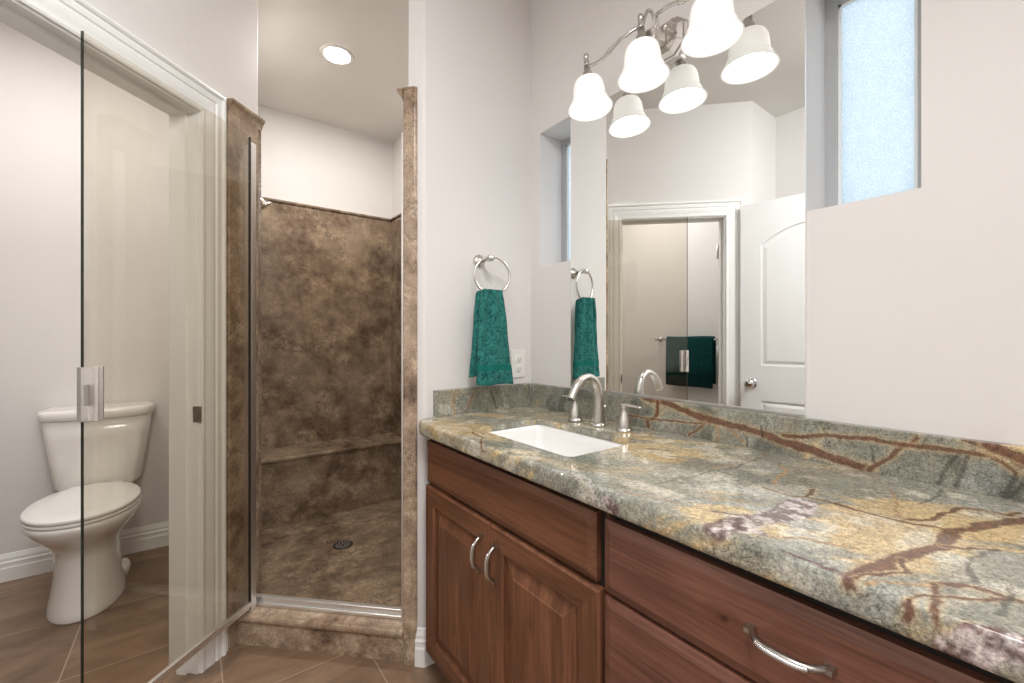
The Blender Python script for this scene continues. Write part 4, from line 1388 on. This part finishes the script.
MB().torus(RR, 0.0048, T(rcx, RY, rcz) @ R(math.radians(-14), 'Z') @ R(PI / 2, 'X')).build('ring', M['nickel'], tr_)

rbot = rcz - RR
ht = thing('hand_towel', 'teal terry hand towel hanging folded through the towel ring', 'towel', (0.94, RY, 0.99))


def flap_ring(z_, cx_top, cx_bot, w_top, w_bot, z_top, z_bot, y_mid, d_top, d_bot, seed, top_round, skew, grow=0.0):
    """cross-section of a hanging flap: deep soft pleats where it is gathered by the ring, fading towards the hem"""
    t_ = (z_top - z_) / (z_top - z_bot)
    s_ = t_ ** 0.75
    w_ = w_top + (w_bot - w_top) * s_ + 0.004 * math.sin(5 * t_ + seed) + 2 * grow
    d_ = d_top + (d_bot - d_top) * t_ + 2 * grow
    cx_ = cx_top + (cx_bot - cx_top) * t_
    k_ = 1.0
    if top_round and t_ < 0.05:
        k_ = math.sqrt(max(0.0, 1 - (1 - t_ / 0.05) ** 2)) * 0.92 + 0.08
    ring, n_ = [], 120
    for j in range(n_):
        h_ = j if j < n_ // 2 else j - n_ // 2
        x_ = -math.cos(PI * (h_ + 0.5) / (n_ // 2)) * 0.5 + (-1 + 2 * (h_ + 0.5) / (n_ // 2)) * 0.5
        y_ = -math.sqrt(max(0.0, 1 - x_ ** 6))
        if j >= n_ // 2:
            x_, y_ = -x_, -y_
        fade = 1 - 0.72 * t_
        def bulge(c_, wd_):
            return math.exp(-((x_ - c_) / wd_) ** 2)
        c1 = -0.42 - 0.25 * t_
        pleat = 0.015 * (0.45 + 0.55 * fade) * x_ * x_ + 0.013 * (0.25 + 0.75 * fade) * bulge(c1, 0.16) - 0.006 * fade * bulge(c1 + 0.34, 0.22)
        pleat += 0.009 * fade * bulge(0.38 + 0.1 * math.sin(seed), 0.20) + 0.0022 * math.sin(x_ * 3 + 7 * t_ + seed)
        ring.append((cx_ + x_ * w_ / 2 + 0.0007 * math.sin(23 * t_ + seed * 9), y_mid + (y_ * d_ / 2 + pleat) * k_, z_ + skew * x_ * t_ + 0.0025 * math.sin(x_ * 4 + seed) * t_))
    return ring


def towel_flap(cx_top, cx_bot, w_top, w_bot, z_top, z_bot, y_mid, d_top, d_bot, seed, top_round=True, skew=0.0):
    """closed, softly pleated hanging flap"""
    nz = 90
    return MB().loft([flap_ring(z_top + (z_bot - z_top) * i / nz, cx_top, cx_bot, w_top, w_bot, z_top, z_bot, y_mid, d_top, d_bot, seed, top_round, skew) for i in range(nz + 1)], (True, True), True)


zt_ = rbot + 0.016
front_f = towel_flap(0.896, 0.908, 0.084, 0.170, zt_, 0.992, RY - 0.020, 0.022, 0.026, 0.7, True, -0.002).build('front_flap', M['terry'], ht)
towel_flap(0.890, 0.882, 0.076, 0.130, zt_ - 0.004, 1.026, RY + 0.014, 0.020, 0.026, 2.6, True, 0.004).build('back_flap', M['terry'], ht)
# flat woven border near the hem of the front flap
wv = MB()
rings = []
for z_ in (1.066, 1.064, 1.046, 1.044):
    rings.append(flap_ring(z_, 0.896, 0.908, 0.084, 0.170, zt_, 0.992, RY - 0.020, 0.022, 0.026, 0.7, False, -0.002, 0.0010))
wv.loft(rings, (False, False), True)
wv.build('woven_band', M['terry_band'], front_f)

# power outlet half hidden by the towel
ol = thing('power_outlet', 'white wall outlet half hidden behind the teal towel', 'outlet', (1.086, Y_TOWEL, 1.058))
MB().box(1.050, 1.122, Y_TOWEL - 0.006, Y_TOWEL - 0.0003, 1.000, 1.116).build('cover_plate', M['plastic'], ol, bevel=0.003, seg=3)
for zc_ in (1.078, 1.038):
    sk = MB().lathe([(0.0165, 0), (0.0165, 0.0018), (0.0155, 0.0026), (0, 0.0026)], T(1.086, Y_TOWEL - 0.0058, zc_) @ R(PI / 2, 'X'), 24).build('socket_face', M['plastic'], ol)
    s_ = MB()
    for dx_ in (-0.006, 0.006):
        s_.box(1.086 + dx_ - 0.001, 1.086 + dx_ + 0.001, Y_TOWEL - 0.0088, Y_TOWEL - 0.0080, zc_ - 0.002, zc_ + 0.006)
    s_.lathe([(0.0022, 0), (0.0022, 0.0006), (0, 0.0006)], T(1.086, Y_TOWEL - 0.0083, zc_ - 0.008) @ R(PI / 2, 'X'), 10)
    s_.build('socket_slots', M['black'], sk)

# ------------------------------------------------------------------ toilet (local: x across, y forward from the wall)
TX = -0.372
to = thing('toilet', 'white two-piece toilet with closed lid against the toilet-room wall', 'toilet', (TX, Y_TOILET - 0.004, 0), PI)


def egg(a, front, back, yc, z_, n=48, pw=0.92, sq=1.0):
    out_ = []
    for j in range(n):
        t_ = 2 * PI * j / n
        s_, c_ = math.sin(t_), math.cos(t_)
        x_ = a * math.copysign(abs(s_) ** pw, s_)
        if c_ < 0:
            x_ = a * math.copysign(abs(s_) ** (pw * sq), s_)
        out_.append((x_, yc + (front - yc) * c_ if c_ > 0 else yc + (yc - back) * c_, z_))
    return out_


rings = [egg(0.126, 0.630, 0.150, 0.40, 0.0), egg(0.127, 0.632, 0.150, 0.40, 0.006), egg(0.122, 0.624, 0.152, 0.40, 0.03), egg(0.112, 0.606, 0.150, 0.40, 0.09), egg(0.105, 0.594, 0.140, 0.40, 0.16),
         egg(0.104, 0.588, 0.130, 0.40, 0.225), egg(0.110, 0.594, 0.115, 0.40, 0.265), egg(0.128, 0.622, 0.100, 0.41, 0.300), egg(0.152, 0.668, 0.085, 0.43, 0.335),
         egg(0.174, 0.705, 0.07, 0.45, 0.368), egg(0.184, 0.724, 0.06, 0.46, 0.395), egg(0.186, 0.728, 0.05, 0.46, 0.410), egg(0.183, 0.724, 0.05, 0.46, 0.417), egg(0.17, 0.71, 0.06, 0.46, 0.419)]
bowl = MB().loft(rings, (True, True), True).build('bowl', M['porcelain'], to, local=True)
# foot flange with bolt caps at the rear of the pedestal
fl = [egg(0.130, 0.36, 0.17, 0.26, 0.0), egg(0.132, 0.36, 0.17, 0.26, 0.045), egg(0.126, 0.35, 0.175, 0.26, 0.062), egg(0.10, 0.33, 0.18, 0.26, 0.068)]
MB().loft(fl, (True, True), True).build('foot', M['porcelain'], bowl, local=True)
for s_ in (-1, 1):
    MB().lathe([(0.014, 0.056), (0.014, 0.070), (0.010, 0.077), (0.0, 0.079)], T(s_ * 0.108, 0.26, 0), 18).build('bolt_cap', M['porcelain'], bowl, local=True)
MB().loft([egg(0.181, 0.722, 0.200, 0.475, 0.4195, sq=1.0), egg(0.184, 0.726, 0.197, 0.475, 0.424), egg(0.184, 0.726, 0.197, 0.475, 0.431), egg(0.181, 0.722, 0.200, 0.475, 0.434)], (True, True), True).build('seat', M['plastic'], to, local=True)
lid = [egg(0.180, 0.722, 0.198, 0.475, 0.4355), egg(0.184, 0.727, 0.195, 0.475, 0.439), egg(0.184, 0.727, 0.195, 0.475, 0.449), egg(0.180, 0.722, 0.198, 0.475, 0.4535), egg(0.12, 0.66, 0.22, 0.475, 0.4565)]
MB().loft(lid, (True, True), True).build('seat_lid', M['plastic'], to, local=True)
for s_ in (-1, 1):
    MB().tube([(s_ * 0.05, 0.205, 0.440), (s_ * 0.095, 0.205, 0.440)], 0.013, 14).build('seat_hinge', M['plastic'], to, local=True)


def tank_ring(hw, y0, y1, bulge, r_, z_):
    """D-shaped plan: flat back, gently bowed front"""
    out_ = []
    for i in range(9):
        t_ = -1 + 2 * i / 8
        out_.append((hw * t_ * 0.97, y0, z_))
    n_ = 24
    for i in range(n_ + 1):
        t_ = 1 - 2 * i / n_
        k_ = abs(t_)
        edge = (1 - max(0, (k_ - (1 - r_ / hw)) / (r_ / hw)) ** 2.2) if k_ > 1 - r_ / hw else 1
        out_.append((hw * t_, y0 + (y1 - y0 + bulge * (1 - t_ * t_)) * (0.55 + 0.45 * math.sqrt(max(edge, 0))), z_))
    return out_


tk = [tank_ring(0.130, 0.03, 0.150, 0.018, 0.04, 0.415), tank_ring(0.150, 0.025, 0.165, 0.020, 0.04, 0.424), tank_ring(0.162, 0.020, 0.172, 0.022, 0.04, 0.445), tank_ring(0.178, 0.014, 0.180, 0.024, 0.04, 0.56),
      tank_ring(0.194, 0.010, 0.188, 0.026, 0.04, 0.68), tank_ring(0.203, 0.008, 0.193, 0.028, 0.04, 0.772)]
MB().loft(tk, (True, True), True).build('tank', M['porcelain'], to, local=True)
tl_ = [tank_ring(0.205, 0.006, 0.196, 0.030, 0.05, 0.770), tank_ring(0.213, 0.003, 0.203, 0.032, 0.05, 0.776), tank_ring(0.216, 0.002, 0.206, 0.032, 0.05, 0.790), tank_ring(0.217, 0.002, 0.207, 0.032, 0.05, 0.808),
       tank_ring(0.212, 0.005, 0.201, 0.032, 0.05, 0.817), tank_ring(0.19, 0.02, 0.180, 0.030, 0.05, 0.820)]
MB().loft(tl_, (True, True), True).build('tank_lid', M['porcelain'], to, local=True)

# ------------------------------------------------------------------ towel bar and bath towel on the toilet-room side wall (seen in the mirror)
BX = -1.035
tb = thing('towel_bar', 'metal towel bar on the toilet-room side wall, seen in the mirror', 'towel bar', (-1.10, 2.03, 1.155))
MB().tube([(BX, 1.70, 1.158), (BX, 2.30, 1.158)], 0.008, 16).build('bar', M['nickel'], tb)
for y in (1.70, 2.30):
    MB().lathe([(0.026, 0), (0.026, 0.006), (0.020, 0.011), (0.011, 0.016), (0.0105, 0.055), (0.0135, 0.060), (0.0135, 0.074), (0.010, 0.077), (0, 0.077)], T(-1.0997, y, 1.158) @ R(PI / 2, 'Y'), 24).build('post', M['nickel'], tb)
bt = thing('bath_towel', 'dark teal bath towel folded over the towel bar in the toilet room', 'towel', (BX, 2.0, 0.76))
rings = []
ny_ = 40
for i in range(ny_ + 1):
    t_ = i / ny_
    y = 1.765 + 0.418 * t_
    wv_ = 0.003 * math.sin(t_ * 9) + 0.002 * math.sin(t_ * 23)
    e_ = 0.006 if i in (0, ny_) else 0.011
    o_ = [(BX + 0.030 + wv_, 0.765), (BX + 0.029 + wv_, 0.95), (BX + 0.025 + wv_, 1.10), (BX + 0.023, 1.160), (BX + 0.014, 1.177), (BX, 1.183), (BX - 0.014, 1.177), (BX - 0.023, 1.160), (BX - 0.025, 1.10), (BX - 0.026, 0.80)]
    i_ = [(BX - 0.026 + e_, 0.80), (BX - 0.025 + e_, 1.10), (BX - 0.0105, 1.158), (BX, 1.169), (BX + 0.0105, 1.158), (BX + 0.025 - e_ + wv_, 1.10), (BX + 0.029 - e_ + wv_, 0.95), (BX + 0.030 - e_ + wv_, 0.765)]
    rings.append([(x, y, z_ + 0.002 * math.sin(t_ * 7)) for x, z_ in o_ + i_])
MB().loft(rings, (True, True), True).build('towel_cloth', M['terry_dark'], bt)
